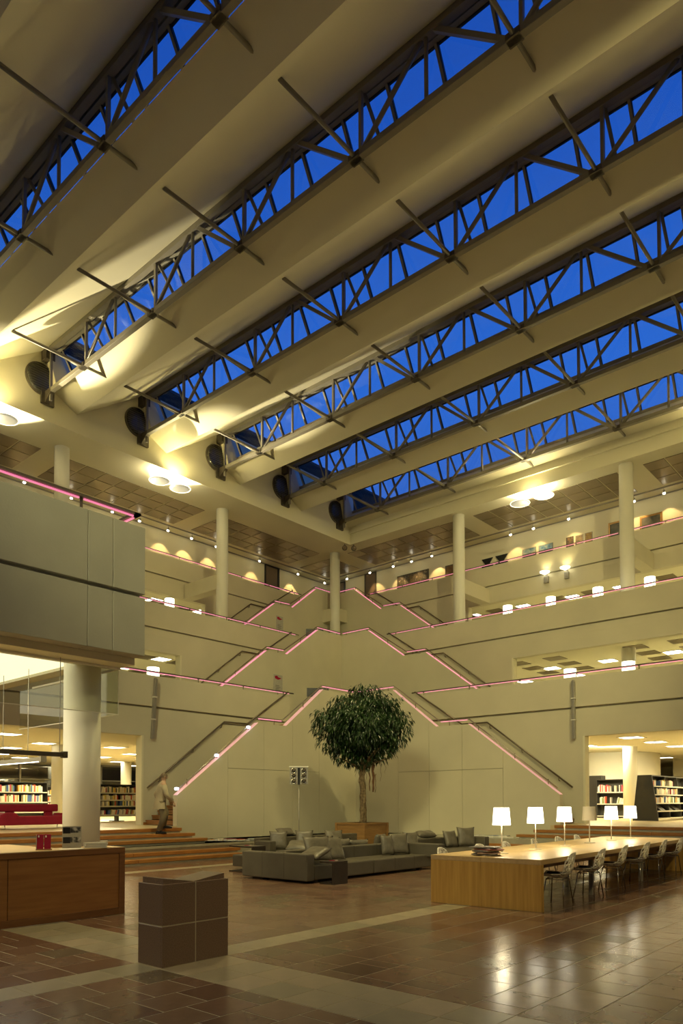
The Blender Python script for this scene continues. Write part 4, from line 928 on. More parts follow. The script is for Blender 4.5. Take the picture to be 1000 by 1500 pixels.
MB().tube([(-0.08, -0.10, 0.07), (-0.08, -0.06, 0.10), (-0.08, 0.06, 0.16), (-0.08, 0.11, 0.16)], [0.028, 0.016, 0.016, 0.03], 10).build('handset', M['black'], t, smooth=True)
MB().prism([(0.0, 0.03, 0.085), (0.10, 0.03, 0.085), (0.10, 0.09, 0.17), (0.0, 0.09, 0.17)], (0, 0.012, 0)).build('display', M['silver'], t)
for r in range(3):
    for c2 in range(3): MB().box(0.0 + c2 * 0.03, 0.02 + c2 * 0.03, -0.08 + r * 0.03, -0.06 + r * 0.03, 0.03 + 0.011 * r, 0.05 + 0.011 * r).build('key', M['silver'], t)
# pendant strip lamps over the desk
def strip_lamp(label, p0, p1, lit, cab):
    p0, p1 = Vector(p0), Vector(p1); d = p1 - p0
    t = thing('strip_lamp', label, 'pendant lamp', p0, math.atan2(d.y, d.x)); L = d.length
    MB().box(0, L, -0.035, 0.035, -0.035, 0.035).build('profile', M['steel_dk'] if not lit else M['frame'], t, bevel=0.006)
    MB().box(0.05 if lit else 0.9, L - 0.03, -0.025, 0.025, -0.042, -0.0355).build('tube', M['tube'], t)
    MB().box(-0.01, 0.06, -0.05, 0.05, -0.05, 0.05).build('end_cap', M['steel_dk'] if not lit else M['frame'], t)
    for x in cab: MB().tube([(x, 0, 0.035), (x, 0, 3.86 - p0.z)], 0.006, 6).build('cable', M['silver'], t)
strip_lamp('dark pendant strip lamp hanging level over the reception desk', (-10.8, 5.76, 2.33), (-10.8, 1.2, 2.33), False, (0.1, 2.4, 4.3))
strip_lamp('grey pendant strip lamp with lit tube behind the dark strip', (-11.6, 5.80, 2.30), (-13.3, 5.80, 2.30), True, (0.55, 1.5))
# ------------------------------------------------------------ granite pillar
t = thing('granite_pillar', 'waist high red granite pillar with butterfly shaped top', 'pillar', (-5.82, 4.085, 0))
PXW, PYW, PH = 0.40, 0.80, 0.787
MB().box(-PXW + 0.003, -0.003, 0.003, PYW - 0.003, 0.0, PH - 0.003).build('core', M['grout'], t)
for z0, z1 in ((0.006, 0.3885), (0.3995, PH)):
    for y0, y1 in ((0.0, 0.3845), (0.3955, PYW)):
        MB().box(-0.02, 0, y0, y1, z0, z1).build('slab', M['granite'], t, bevel=0.003, seg=1); MB().box(-PXW, -PXW + 0.02, y0, y1, z0, z1).build('slab', M['granite'], t, bevel=0.003, seg=1)
    MB().box(-PXW + 0.0205, -0.0205, 0.0, 0.02, z0, z1).build('slab', M['granite'], t, bevel=0.003, seg=1); MB().box(-PXW + 0.0205, -0.0205, PYW - 0.02, PYW, z0, z1).build('slab', M['granite'], t, bevel=0.003, seg=1)
for pts in ([(0.03, PH - 0.03), (0.39, PH - 0.03), (0.39, PH + 0.0), (0.03, PH + 0.052)], [(0.39, PH - 0.03), (PYW - 0.03, PH - 0.03), (PYW - 0.03, PH + 0.055), (0.39, PH + 0.0)]):
    MB().prism([(-0.03, y, z) for y, z in pts], (-PXW + 0.06, 0, 0)).build('top_wedge', M['granite'], t)
    a, b = pts[3], pts[2]
    MB().prism([(-0.03, a[0], a[1] + 0.0005), (-0.03, b[0], b[1] + 0.0005), (-0.03, b[0], b[1] + 0.004), (-0.03, a[0], a[1] + 0.004)], (-PXW + 0.06, 0, 0)).build('top_plate', M['granite_tp'], t)
# ------------------------------------------------------------ lounge sofas
def leather(parent, name, x0, x1, y0, y1, z0, z1, seams=0, axis='y', bev=0.025):
    o = MB().box(x0, x1, y0, y1, z0, z1).build(name, M['leather'], parent, bevel=bev, seg=3)
    for i in range(1, seams):
        f = i / seams
        if axis == 'y': y = y0 + (y1 - y0) * f; MB().box(x0 - 0.0015, x1 + 0.0015, y - 0.003, y + 0.003, z0 + 0.02, z1 + 0.0015).build('seam', M['brown_dk'], o)
        else: x = x0 + (x1 - x0) * f; MB().box(x - 0.003, x + 0.003, y0 - 0.0015, y1 + 0.0015, z0 + 0.02, z1 + 0.0015).build('seam', M['brown_dk'], o)
    return o
A = thing('lounge_sofa', 'long double sided taupe leather sofa nearest the camera, with broad end panel', 'sofa', (0, 0, 0), 0, None)
A.location = (-10.7, 12.3, 0)
def rel(o): pass
ax, ay = -10.7, 12.3
def LA(name, x0, x1, y0, y1, z0, z1, seams=0, axis='y'): return leather(A, name, x0 - ax, x1 - ax, y0 - ay, y1 - ay, z0, z1, seams, axis)
LA('end_panel', -11.66, -9.77, 10.15, 10.37, 0.05, 0.575, 3, 'x')
LA('seat', -10.6, -9.78, 10.38, 12.23, 0.06, 0.35, 2)
LA('seat', -10.6, -9.78, 12.245, 14.45, 0.06, 0.35, 3)
LA('seat', -11.66, -10.86, 10.38, 14.45, 0.06, 0.34, 4)
LA('backrest', -10.85, -10.6, 10.38, 11.71, 0.30, 0.595, 2)
LA('backrest', -10.85, -10.6, 11.72, 14.2, 0.30, 0.605, 3)
LA('armrest', -10.85, -9.43, 14.2, 14.44, 0.30, 0.61, 0)
for x, y in ((-11.4, 10.6), (-10.0, 10.6), (-11.4, 14.2), (-10.0, 14.2)): MB().box(x - ax - 0.05, x - ax + 0.05, y - ay - 0.05, y - ay + 0.05, 0, 0.06).build('foot', M['brown_dk'], A)
B = thing('lounge_sofa', 'taupe leather sofa with rear backrest facing the camera, behind the nearest sofa', 'sofa', (-13.0, 14.0, 0)); ax, ay = -13.0, 14.0
def LB(name, x0, x1, y0, y1, z0, z1, seams=0, axis='y'): return leather(B, name, x0 - ax, x1 - ax, y0 - ay, y1 - ay, z0, z1, seams, axis)
LB('chaise', -13.52, -12.35, 11.47, 13.0, 0.06, 0.34, 0)
LB('seat', -14.15, -12.35, 13.01, 15.0, 0.06, 0.34, 0); LB('seat', -14.15, -12.35, 15.01, 16.9, 0.06, 0.34, 0)
LB('backrest', -14.4, -14.15, 12.95, 16.9, 0.06, 0.66, 3)
LB('armrest', -14.15, -13.6, 12.78, 13.0, 0.06, 0.60, 0)
for x, y in ((-13.3, 11.7), (-12.6, 11.7), (-14.0, 16.6), (-12.6, 16.6)): MB().box(x - ax - 0.05, x - ax + 0.05, y - ay - 0.05, y - ay + 0.05, 0, 0.06).build('foot', M['brown_dk'], B)
Cs = thing('lounge_sofa', 'taupe leather sofa beyond the near sofa armrest, left of the long table', 'sofa', (-10.6, 16.4, 0)); ax, ay = -10.6, 16.4
def LC(name, x0, x1, y0, y1, z0, z1, seams=0, axis='y'): return leather(Cs, name, x0 - ax, x1 - ax, y0 - ay, y1 - ay, z0, z1, seams, axis)
LC('seat', -11.1, -9.95, 14.95, 16.5, 0.06, 0.35, 0); LC('seat', -11.1, -10.1, 16.51, 18.1, 0.06, 0.35, 0)
LC('backrest', -11.36, -11.1, 14.7, 17.95, 0.06, 0.62, 3); LC('armrest', -11.36, -10.4, 17.96, 18.2, 0.36, 0.62, 0)
for x, y in ((-10.9, 15.1), (-10.1, 15.1), (-10.9, 17.9), (-10.3, 17.9)): MB().box(x - ax - 0.05, x - ax + 0.05, y - ay - 0.05, y - ay + 0.05, 0, 0.06).build('foot', M['brown_dk'], Cs)
def cushion_mesh(seed):
    rr = random.Random(seed); n = 12; mb = MB(); vs = []; fs = []
    for s in (1, -1):
        for i in range(n + 1):
            for j in range(n + 1):
                u, v = -1 + 2 * i / n, -1 + 2 * j / n
                th = 0.5 * ((1 - u ** 4) * (1 - v ** 4)) ** 0.55
                px_ = u * (0.5 - 0.05 * (1 - abs(v) ** 2) * (abs(u) ** 3)); py_ = v * (0.5 - 0.05 * (1 - abs(u) ** 2) * (abs(v) ** 3))
                wr = 0.05 * math.sin(5 * u + 3 * v + seed) * (1 - u * u) * (1 - v * v) + rr.uniform(-0.02, 0.02) * (1 - u * u) * (1 - v * v)
                vs.append((px_, s * (th + (wr if th > 0.05 else 0)), py_ + 0.5))
    N = (n + 1) ** 2
    for i in range(n):
        for j in range(n):
            a = i * (n + 1) + j
            fs.append((a, a + 1, a + n + 2, a + n + 1)); fs.append((N + a, N + a + n + 1, N + a + n + 2, N + a + 1))
    mb.add(vs, fs); me = mb.mesh('cushion', M['leather2'], smooth=True)
    bm = bmesh.new(); bm.from_mesh(me); bmesh.ops.remove_doubles(bm, verts=bm.verts, dist=0.001); bmesh.ops.recalc_face_normals(bm, faces=bm.faces); bm.to_mesh(me); bm.free(); me.shade_smooth()
    return me
CUSH = [cushion_mesh(i) for i in range(4)]
def cushion(i, x, y, z, face, tilt, w, h, label, th=0.2, roll=0.0):
    """stands on its lower edge at x, y, z; face = direction its front looks (deg from +x), tilt = lean back"""
    o = inst('cushion', CUSH[i % 4]); f = math.radians(face)
    o.matrix_world = Matrix.Translation((x, y, z)) @ Matrix.Rotation(f + PI / 2, 4, 'Z') @ Matrix.Rotation(-math.radians(tilt), 4, 'X') @ Matrix.Rotation(math.radians(roll), 4, 'Y') @ Matrix.Diagonal((w, th, h, 1))
    tag(o, label, 'cushion', 'leather cushions on the lounge sofas')
cushion(0, -10.27, 11.05, 0.36, -20, 20, 0.62, 0.55, 'large upright cushion on the near sofa beside its end panel', 0.18)
cushion(1, -10.27, 11.62, 0.36, -12, 24, 0.42, 0.52, 'pale lit cushion leaning right of the large upright cushion', 0.15)
cushion(2, -10.06, 10.42, 0.46, -95, 66, 0.60, 0.50, 'cushion lying aslant over the near sofa end panel', 0.15)
cushion(3, -12.50, 12.6, 0.42, -60, 68, 0.58, 0.5, 'cushion lying flat on the middle sofa seat', 0.2)
cushion(0, -13.85, 13.32, 0.35, -42, 14, 0.48, 0.5, 'square cushion against the rear backrest, leftmost', 0.17)
cushion(1, -13.80, 14.25, 0.35, -42, 16, 0.50, 0.5, 'square cushion against the rear backrest, second from left', 0.17)
cushion(2, -13.80, 15.5, 0.36, -30, 24, 0.55, 0.48, 'square cushion against the rear backrest, third from left', 0.17)
cushion(3, -14.22, 14.0, 0.72, -20, 60, 0.5, 0.3, 'small cushion lying on the rear backrest', 0.12)
cushion(1, -11.12, 12.60, 0.35, 165, 14, 0.55, 0.42, 'cushion propped behind the near backrest, left of two', 0.22)
cushion(2, -11.12, 13.22, 0.35, 172, 16, 0.62, 0.38, 'cushion propped behind the near backrest, right of two', 0.22)
cushion(0, -11.42, 12.35, 0.36, 160, 12, 0.5, 0.46, 'cushion behind the propped pair, its pale top showing', 0.16)
cushion(3, -11.12, 14.05, 0.35, 190, 12, 0.46, 0.48, 'single square cushion above the near backrest, before the planter', 0.18)
cushion(0, -10.30, 13.86, 0.36, -30, 14, 0.5, 0.50, 'creased upright cushion at the near sofa armrest', 0.18)
cushion(2, -10.33, 13.44, 0.36, -25, 12, 0.32, 0.47, 'dark narrow cushion left of the creased cushion', 0.15)
cushion(1, -10.74, 14.98, 0.36, -30, 18, 0.42, 0.5, 'cushion half hidden behind the dark narrow cushion', 0.16)
cushion(3, -11.15, 16.3, 0.672, -20, 70, 0.6, 0.3, 'flat cushion lying on the far sofa backrest', 0.16)
cushion(1, -10.85, 17.0, 0.36, -20, 22, 0.42, 0.48, 'dark cushion wedged at the far sofa backrest', 0.18)
cushion(2, -10.70, 17.5, 0.36, -40, 14, 0.52, 0.55, 'square lit cushion at the far end of the far sofa', 0.17)
def side_table(label, loc, rz, w, d, h):
    t = thing('side_table', label, 'side table', loc, rz)
    MB().box(-w / 2, w / 2, -d / 2, d / 2, h - 0.035, h).build('top', M['brown_dk'], t, bevel=0.004); MB().box(w / 2 - 0.035, w / 2, -d / 2, d / 2, 0.03, h - 0.036).build('side_panel', M['brown_dk'], t); MB().box(-w / 2, w / 2, -d / 2, d / 2, 0, 0.03).build('base', M['brown_dk'], t)
    return t
side_table('dark wooden side table against the near sofa seat', (-9.48, 10.60, 0), 0, 0.36, 0.42, 0.44)
side_table('dark wooden side table reaching over the chaise, left of the sofas', (-12.62, 11.15, 0), 0, 0.80, 0.40, 0.60)
for x, y, z, nm in ((-9.50, 10.62, 0.44, 'near sofa'), (-12.62, 11.18, 0.60, 'left')):
    t = thing('leaflet', 'small crimson and white leaflet on the %s side table' % nm, 'leaflet', (x, y, z), 0.6)
    MB().box(-0.08, 0.08, -0.055, 0.055, 0, 0.006).build('cover', M['red_card'], t); MB().box(0.03, 0.079, -0.054, 0.054, 0.006, 0.008).build('white_band', M['white'], t)
# ------------------------------------------------------------ planter and tree
t = thing('planter', 'square oiled teak planter box behind the lounge sofas', 'planter', (-14.88, 18.0, 0))
pw, ph = 0.61, 0.95
for sx_ in (-1, 1):
    for sy_ in (-1, 1): MB().box(sx_ * pw - 0.04 * sx_ - 0.04, sx_ * pw - 0.04 * sx_ + 0.04, sy_ * pw - 0.04 * sy_ - 0.04, sy_ * pw - 0.04 * sy_ + 0.04, 0, ph - 0.05).build('corner_post', M['wood_box'], t)
for sy_ in (-1, 1):
    MB().box(-pw + 0.08, pw - 0.08, sy_ * (pw - 0.035), sy_ * (pw - 0.02), 0.05, ph - 0.05).build('side_panel', M['wood_box'], t); MB().box(sy_ * (pw - 0.035), sy_ * (pw - 0.02), -pw + 0.08, pw - 0.08, 0.05, ph - 0.05).build('side_panel', M['wood_box'], t)
MB().box(-pw, pw, -pw, -pw + 0.08, ph - 0.05, ph).box(-pw, pw, pw - 0.08, pw, ph - 0.05, ph).box(-pw, -pw + 0.08, -pw + 0.08, pw - 0.08, ph - 0.05, ph).box(pw - 0.08, pw, -pw + 0.08, pw - 0.08, ph - 0.05, ph).build('rim', M['wood_box'], t)
b = MB(); n = 10
b.add([(-0.53 + 1.06 * i / n, -0.53 + 1.06 * j / n, 0.86 + 0.10 * math.exp(-((i - n / 2) ** 2 + (j - n / 2) ** 2) / 9) + random.uniform(-0.012, 0.012)) for i in range(n + 1) for j in range(n + 1)], [(i * (n + 1) + j, (i + 1) * (n + 1) + j, (i + 1) * (n + 1) + j + 1, i * (n + 1) + j + 1) for i in range(n) for j in range(n)])
b.build('soil', M['soil'], t)
TX, TY = -14.72, 17.85
tr = thing('ficus_tree', 'tall fig tree with dense dark green crown and hanging aerial roots in the planter', 'tree', (TX, TY, 0.9))
for k in range(3):
    ph0 = k * 2.1; path = []; rad = []
    for i in range(14):
        z = i / 13 * 1.95; a = ph0 + z * 2.6
        path.append((0.045 * math.cos(a) + 0.02 * math.sin(3 * z), 0.045 * math.sin(a), z)); rad.append(0.075 - 0.012 * z + 0.012 * math.sin(i * 2.3 + k))
    MB().tube(path, rad, 9).build('trunk', M['bark'], tr, smooth=True)
rnd = random.Random(3)
for k in range(9):
    a = rnd.uniform(0, 2 * PI); e = rnd.uniform(0.35, 1.2); L = rnd.uniform(0.6, 1.0)
    p1 = Vector((math.cos(a) * math.cos(e), math.sin(a) * math.cos(e), math.sin(e))) * L + Vector((0, 0, 1.75))
    MB().tube([(0, 0, 1.7), (p1 * 0.5 + Vector((0, 0, 0.9)) + Vector((rnd.uniform(-.1, .1), rnd.uniform(-.1, .1), 0)))[:], p1[:]], [0.05, 0.035, 0.015], 6).build('branch', M['bark'], tr, smooth=True)
for (x, y, z0, z1, r) in ((0.27, 0.2, 1.9, 1.02, 0.042), (0.17, 0.14, 1.9, 1.05, 0.022), (-0.12, -0.05, 1.9, 1.3, 0.008), (0.10, 0.05, 1.9, 1.2, 0.008), (0.45, 0.36, 2.0, 1.35, 0.007), (0.56, 0.45, 2.1, 1.6, 0.006), (-0.18, -0.12, 1.95, 1.5, 0.007), (0.33, 0.24, 1.6, 1.0, 0.012)):
    p = [(x + 0.02 * math.sin(i * 1.7 + x * 9), y + 0.02 * math.cos(i * 1.3), z0 + (z1 - z0) * i / 8) for i in range(9)]
    MB().tube(p, [r * (1 - 0.07 * i + 0.25 * (i % 2)) for i in range(9)], 6).build('aerial_root', M['root'], tr, smooth=True)
# crown: clumps of hanging lance leaves
lf = MB(); rl = random.Random(11)
blobs = [((0, 0, 3.2), 1.05, 1.05), ((-0.70, -0.58, 3.05), 0.70, 0.72), ((0.66, 0.52, 3.05), 0.70, 0.70), ((0.10, 0.08, 3.95), 0.62, 0.58), ((-0.36, -0.32, 2.42), 0.62, 0.55), ((0.40, 0.36, 2.45), 0.60, 0.52), ((0.5, -0.6, 3.1), 0.7, 0.7), ((-0.5, 0.6, 3.1), 0.7, 0.7), ((0.0, 0.0, 2.15), 0.50, 0.42), ((1.02, 0.78, 3.25), 0.34, 0.32), ((-1.0, -0.85, 3.45), 0.34, 0.30), ((-0.45, -0.40, 3.75), 0.5, 0.45), ((0.6, 0.5, 3.75), 0.5, 0.42)]
vols = [b[1] ** 2 * b[2] for b in blobs]; tot = sum(vols)
def leaf(p, d, L, w, up):
    d = d.normalized(); s = d.cross(up)
    if s.length < 0.05: s = d.cross(Vector((1, 0, 0)))
    s.normalize(); nrm = s.cross(d)
    mid = p + d * L * 0.45 + nrm * L * 0.06; tip = p + d * L - nrm * L * 0.10
    lf.add([p, mid + s * w, mid - s * w, tip, mid - nrm * w * 0.35], [(0, 4, 1), (0, 2, 4), (1, 4, 3), (4, 2, 3)])
for c, r, h in blobs:
    n = int(4200 * (r ** 2 * h) / tot)
    for _ in range(n):
        v = Vector((rl.gauss(0, 1), rl.gauss(0, 1), rl.gauss(0, 1))).normalized() * (rl.random() ** 0.4)
        p0 = Vector(c) + Vector((v.x * r, v.y * r, v.z * h))
        o_dir = Vector((v.x, v.y, v.z * 0.5))
        for q in range(3):
            d = o_dir * 0.7 + Vector((rl.uniform(-.6, .6), rl.uniform(-.6, .6), -0.75 + rl.uniform(-.5, .35)))
            leaf(p0 + Vector((rl.uniform(-.06, .06), rl.uniform(-.06, .06), rl.uniform(-.06, .06))), d, rl.uniform(0.14, 0.24), rl.uniform(0.018, 0.030), Vector((rl.uniform(-.4, .4), rl.uniform(-.4, .4), 1)))
o = lf.build('foliage', M['leaf'], tr); o['kind'] = 'stuff'
# ------------------------------------------------------------ stage lamp stand behind the sofas
t = thing('stage_lamp_stand', 'six lamp floodlight panel on a thin pole behind the sofas', 'lamp stand', (-14.70, 14.95, 0), math.radians(43))
b = MB().lathe([(0.25, 0), (0.25, 0.02), (0.02, 0.03)], n=20); b.build('base', M['steel_dk'], t)
MB().tube([(0, 0, 0.02), (0, 0, 2.15)], 0.016, 8).build('pole', M['silver'], t, smooth=True)
MB().box(-0.26, 0.26, -0.03, 0.03, 2.11, 2.60).build('panel', M['silver'], t, bevel=0.006)
MB().box(-0.035, 0.035, -0.05, -0.03, 2.10, 2.58).build('spine', M['black'], t); MB().box(-0.28, 0.28, -0.06, 0.03, 2.60, 2.63).build('hood', M['white'], t)
for sx_ in (-0.145, 0.145):
    for j in range(3):
        b = MB().lathe([(0.075, 0.0), (0.08, 0.03), (0.065, 0.03), (0.05, 0.008), (0.0, 0.004)], n=18)
        b.v = [(v[0] + sx_, -0.03 - v[2], v[1] + 2.195 + 0.155 * j) for v in b.v]; o = b.build('lamp', M['chrome'], t, smooth=True)
        b = MB().lathe([(0.0, 0.03), (0.025, 0.025), (0.03, 0.0)], n=10); b.v = [(v[0] + sx_, -0.034 - v[2], v[1] + 2.195 + 0.155 * j) for v in b.v]; b.build('bulb', M['steel_dk'], o, smooth=True)
# ------------------------------------------------------------ books lying on the stone ledge
rb = random.Random(5)
LG = [(-17.75, 13.95), (-17.66, 14.2), (-17.5, 14.35), (-17.2, 14.5), (-17.05, 14.75), (-16.95, 15.05), (-17.1, 15.35), (-17.2, 15.75), (-17.1, 16.1), (-17.2, 16.5), (-17.3, 16.9)]
for i, (x, y) in enumerate(LG):
    t = thing('magazine', 'magazine lying on the stone ledge left of the sofas, %s from left' % ORD[i], 'magazine', (x, y, 0.4305), rb.uniform(-0.6, 0.6), 'magazines on the left ledge')
    h = rb.uniform(0.012, 0.06); c = rb.choice(range(10))
    MB().box(-0.12, 0.12, -0.16, 0.16, 0, h).build('pages', M['white'], t); MB().box(-0.122, 0.122, -0.162, 0.162, h, h + 0.004).box(-0.126, -0.122, -0.162, 0.162, 0, h + 0.004).build('cover', BOOKC[c], t)
for i, (x, y) in enumerate(((-12.6, 21.4), (-12.3, 21.6), (-12.0, 21.35), (-11.75, 21.55), (-11.5, 21.4), (-11.2, 21.75))):
    t = thing('magazine', 'magazine lying on the stone ledge behind the long table, %s from left' % ORD[i], 'magazine', (x, y, 0.4305), rb.uniform(-0.6, 0.6), 'magazines on the right ledge')
    h = rb.uniform(0.015, 0.07)
    MB().box(-0.14, 0.14, -0.17, 0.17, 0, h).build('pages', M['white'], t); MB().box(-0.142, 0.142, -0.172, 0.172, h, h + 0.004).box(-0.146, -0.142, -0.172, 0.172, 0, h + 0.004).build('cover', BOOKC[[9, 8, 5, 9, 1, 9][i]], t)
# ------------------------------------------------------------ long reading table
TRZ = math.radians(2.3); TO = Vector((-4.70, 9.67, 0))
def tl(x, y, z=0.0): return TO + Matrix.Rotation(TRZ, 3, 'Z') @ Vector((x, y, z))
t = thing('reading_table', 'very long pale oak reading table with solid panel ends', 'table', TO, TRZ)
TW, TL_, THT = 1.83, 8.0, 0.745
for x0, x1 in ((-TW, -TW * 0.523), (-TW * 0.521, 0)):
    MB().box(x0, x1, 0, TL_, THT - 0.075, THT).build('tabletop', M['wood_top'], t, bevel=0.003, seg=1)
    for y0 in (0.0, TL_ - 0.09): MB().box(x0, x1, y0, y0 + 0.09, 0, THT - 0.076).build('end_panel', M['wood'], t, bevel=0.003, seg=1)
MB().box(-TW + 0.1, -0.1, 0.12, TL_ - 0.12, THT - 0.14, THT - 0.076).build('under_frame', M['wood_dk'], t)
for y in (2.43, 5.15):
    for x in (-TW + 0.1, -0.22): MB().box(x, x + 0.07, y, y + 0.07, 0, THT - 0.14).build('leg', M['frame'], t)
def table_lamp(i, on_):
    p = tl(-1.07, 0.93 + 1.30 * i, THT)
    t = thing('table_lamp', '%s table lamp on the long table, %s from the near end' % ('lit white' if on_ else 'unlit beige', ORD[i]), 'table lamp', p, 0, 'table lamps')
    MB().lathe([(0.105, 0), (0.105, 0.008), (0.03, 0.014), (0.012, 0.02), (0.009, 0.47)], n=24).build('stand', M['satin'], t, smooth=False)
    b = MB().lathe([(0.145, 0.455), (0.123, 0.735)], n=36).lathe([(0.120, 0.733), (0.142, 0.457)], n=36)
    b.f = [f for f in b.f if len(f) == 4]; b.m = [0] * len(b.f)
    b.build('shade', M['shade_on'] if on_ else M['shade_off'], t).data.shade_smooth()
    MB().tube([(-0.13, 0, 0.47), (0.13, 0, 0.47)], 0.004, 6).build('shade_ring', M['chrome'], t)
    MB().lathe([(0.0, 0.47), (0.02, 0.49), (0.032, 0.53), (0.0, 0.57)], n=12).build('bulb', M['bulb'] if on_ else M['white'], t, smooth=True)
    if on_: lamp('table_lamp_light', 'POINT', p + Vector((0, 0, 0.42)), 11, (1, 0.84, 0.5), 0.05)
for i in range(6): table_lamp(i, i != 3)
# ------------------------------------------------------------ perforated shell chairs
def shell_point(u, v):
    """u across (-1..1), v along: 0 front edge of the seat .. 1 top of the back; local frame: seat faces -x"""
    pr_ = [(-0.24, 0.44), (-0.12, 0.435), (0.02, 0.43), (0.12, 0.44), (0.185, 0.49), (0.215, 0.57), (0.235, 0.68), (0.265, 0.80)]
    t_ = v * (len(pr_) - 1); i = min(int(t_), len(pr_) - 2); f = t_ - i
    x = pr_[i][0] * (1 - f) + pr_[i + 1][0] * f; z = pr_[i][1] * (1 - f) + pr_[i + 1][1] * f
    wid = 0.235 - 0.03 * max(0, v - 0.7) / 0.3 - (0.05 * ((v - 0.85) / 0.15) ** 2 if v > 0.85 else 0) - (0.03 * ((0.1 - v) / 0.1) ** 2 if v < 0.1 else 0)
    lift = 0.05 * u * u * (1 if v < 0.6 else 1) ; 
    xx = x - (0.05 * u * u if v > 0.5 else 0.0); zz = z + (lift if v < 0.55 else 0.0) + (-0.05 * u ** 4 if v > 0.9 else 0)
    return Vector((xx, u * wid, zz))
def shell_mesh():
    rr = random.Random(2); nu, nv = 7, 15; uv = {}
    for j in range(nv + 1):
        for i in range(nu + 1):
            u = -1 + 2 * (i + (0.5 if j % 2 and 0 < i < nu else 0)) / nu; v = j / nv
            if 0 < i < nu: u += rr.uniform(-.09, .09)
            if 0 < j < nv: v += rr.uniform(-.018, .018)
            uv[(i, j)] = (max(-1, min(1, u)), max(0, min(1, v)))
    vs = [shell_point(*uv[(i, j)]) for j in range(nv + 1) for i in range(nu + 1)]; fs = []
    for j in range(nv):
        for i in range(nu):
            a = j * (nu + 1) + i; q = [a, a + 1, a + nu + 2, a + nu + 1]
            if rr.random() < 0.45: fs.append(tuple(q))
            elif j % 2: fs += [(q[0], q[1], q[2]), (q[0], q[2], q[3])]
            else: fs += [(q[0], q[1], q[3]), (q[1], q[2], q[3])]
    me = bpy.data.meshes.new('shell_net'); me.from_pydata(vs, [], fs)
    tmp = bpy.data.objects.new('tmp', me); COL.objects.link(tmp)
    w = tmp.modifiers.new('w', 'WIREFRAME'); w.thickness = 0.02; w.use_boundary = True; w.use_even_offset = False
    dg = bpy.context.evaluated_depsgraph_get(); ev = bpy.data.meshes.new_from_object(tmp.evaluated_get(dg)); ev.name = 'shell'
    bpy.data.objects.remove(tmp); ev.materials.clear(); ev.materials.append(M['shell']); return ev
SHELL = shell_mesh()
def pad_mesh():
    n = 8; vs = []
    for s in (1, 0):
        for i in range(n + 1):
            for j in range(n + 1):
                u, v = -0.88 + 1.76 * i / n, 0.03 + 0.47 * j / n
                p = shell_point(u, v); e_ = (1 - (i / n * 2 - 1) ** 6) * (1 - (j / n * 2 - 1) ** 6)
                vs.append(p + Vector((0, 0, 0.010 + s * 0.03 * e_)))
    N = (n + 1) ** 2; fs = []
    for i in range(n):
        for j in range(n):
            a = i * (n + 1) + j; fs += [(a, a + n + 1, a + n + 2, a + 1), (N + a, N + a + 1, N + a + n + 2, N + a + n + 1)]
    for i in range(n):
        for a, b in ((i, i + 1), (n * (n + 1) + i + 1, n * (n + 1) + i), ((i + 1) * (n + 1), i * (n + 1)), (i * (n + 1) + n, (i + 1) * (n + 1) + n)): fs.append((a, b, N + b, N + a))
    return MB().add(vs, fs).mesh('seat_pad', M['pad'], smooth=True)
PAD = pad_mesh()
RIM = MB().tube([shell_point(-1, i / 12) for i in range(13)] + [shell_point(-1 + 2 * i / 8, 1) for i in range(1, 8)] + [shell_point(1, 1 - i / 12) for i in range(13)] + [shell_point(1 - 2 * i / 8, 0) for i in range(1, 9)], 0.008, 6, cap=False).mesh('shell_rim', M['shell'], smooth=True)
LEGS = []
for sx_, sy_ in ((-1, -1), (-1, 1), (1, -1), (1, 1)):
    LEGS.append(MB().tube([(sx_ * 0.11, sy_ * 0.10, 0.425), (sx_ * 0.13, sy_ * 0.15, 0.40), (-0.01 + sx_ * 0.17, sy_ * 0.25, 0.006)], 0.0095, 8).mesh('leg', M['chrome'], smooth=True))
BRACE = MB().tube([(-0.13, -0.15, 0.40), (-0.13, 0.15, 0.40), (0.13, 0.15, 0.40), (0.13, -0.15, 0.40), (-0.13, -0.15, 0.40)], 0.007, 6, cap=False).mesh('under_brace', M['chrome'], smooth=True)
def chair(p, rz, label, grp):
    c = thing('shell_chair', label, 'chair', p, rz, grp)
    inst('shell', SHELL, c); inst('seat_pad', PAD, c); inst('shell_rim', RIM, c)
    for l in LEGS: inst('leg', l, c)
    inst('under_brace', BRACE, c)
for i in range(6):
    ys_ = [0.90, 2.15, 3.36, 4.60, 5.85, 7.05][i]
    chair(tl(-0.13 + 0.02 * (i % 2), ys_), TRZ + [0.10, 0.05, 0.08, 0.02, 0.06, 0.04][i], 'net shell chair on the aisle side of the long table, %s from near end' % ORD[i], 'shell chairs, aisle side')
for i in range(6):
    ys_ = [0.85, 2.15, 3.25, 4.55, 5.8, 6.9][i]
    chair(tl(-TW - 0.08, ys_), TRZ + PI + [0.1, -0.1, 0.05, 0.1, -0.05, 0][i], 'net shell chair beyond the long table, %s from near end' % ORD[i], 'shell chairs, far side')
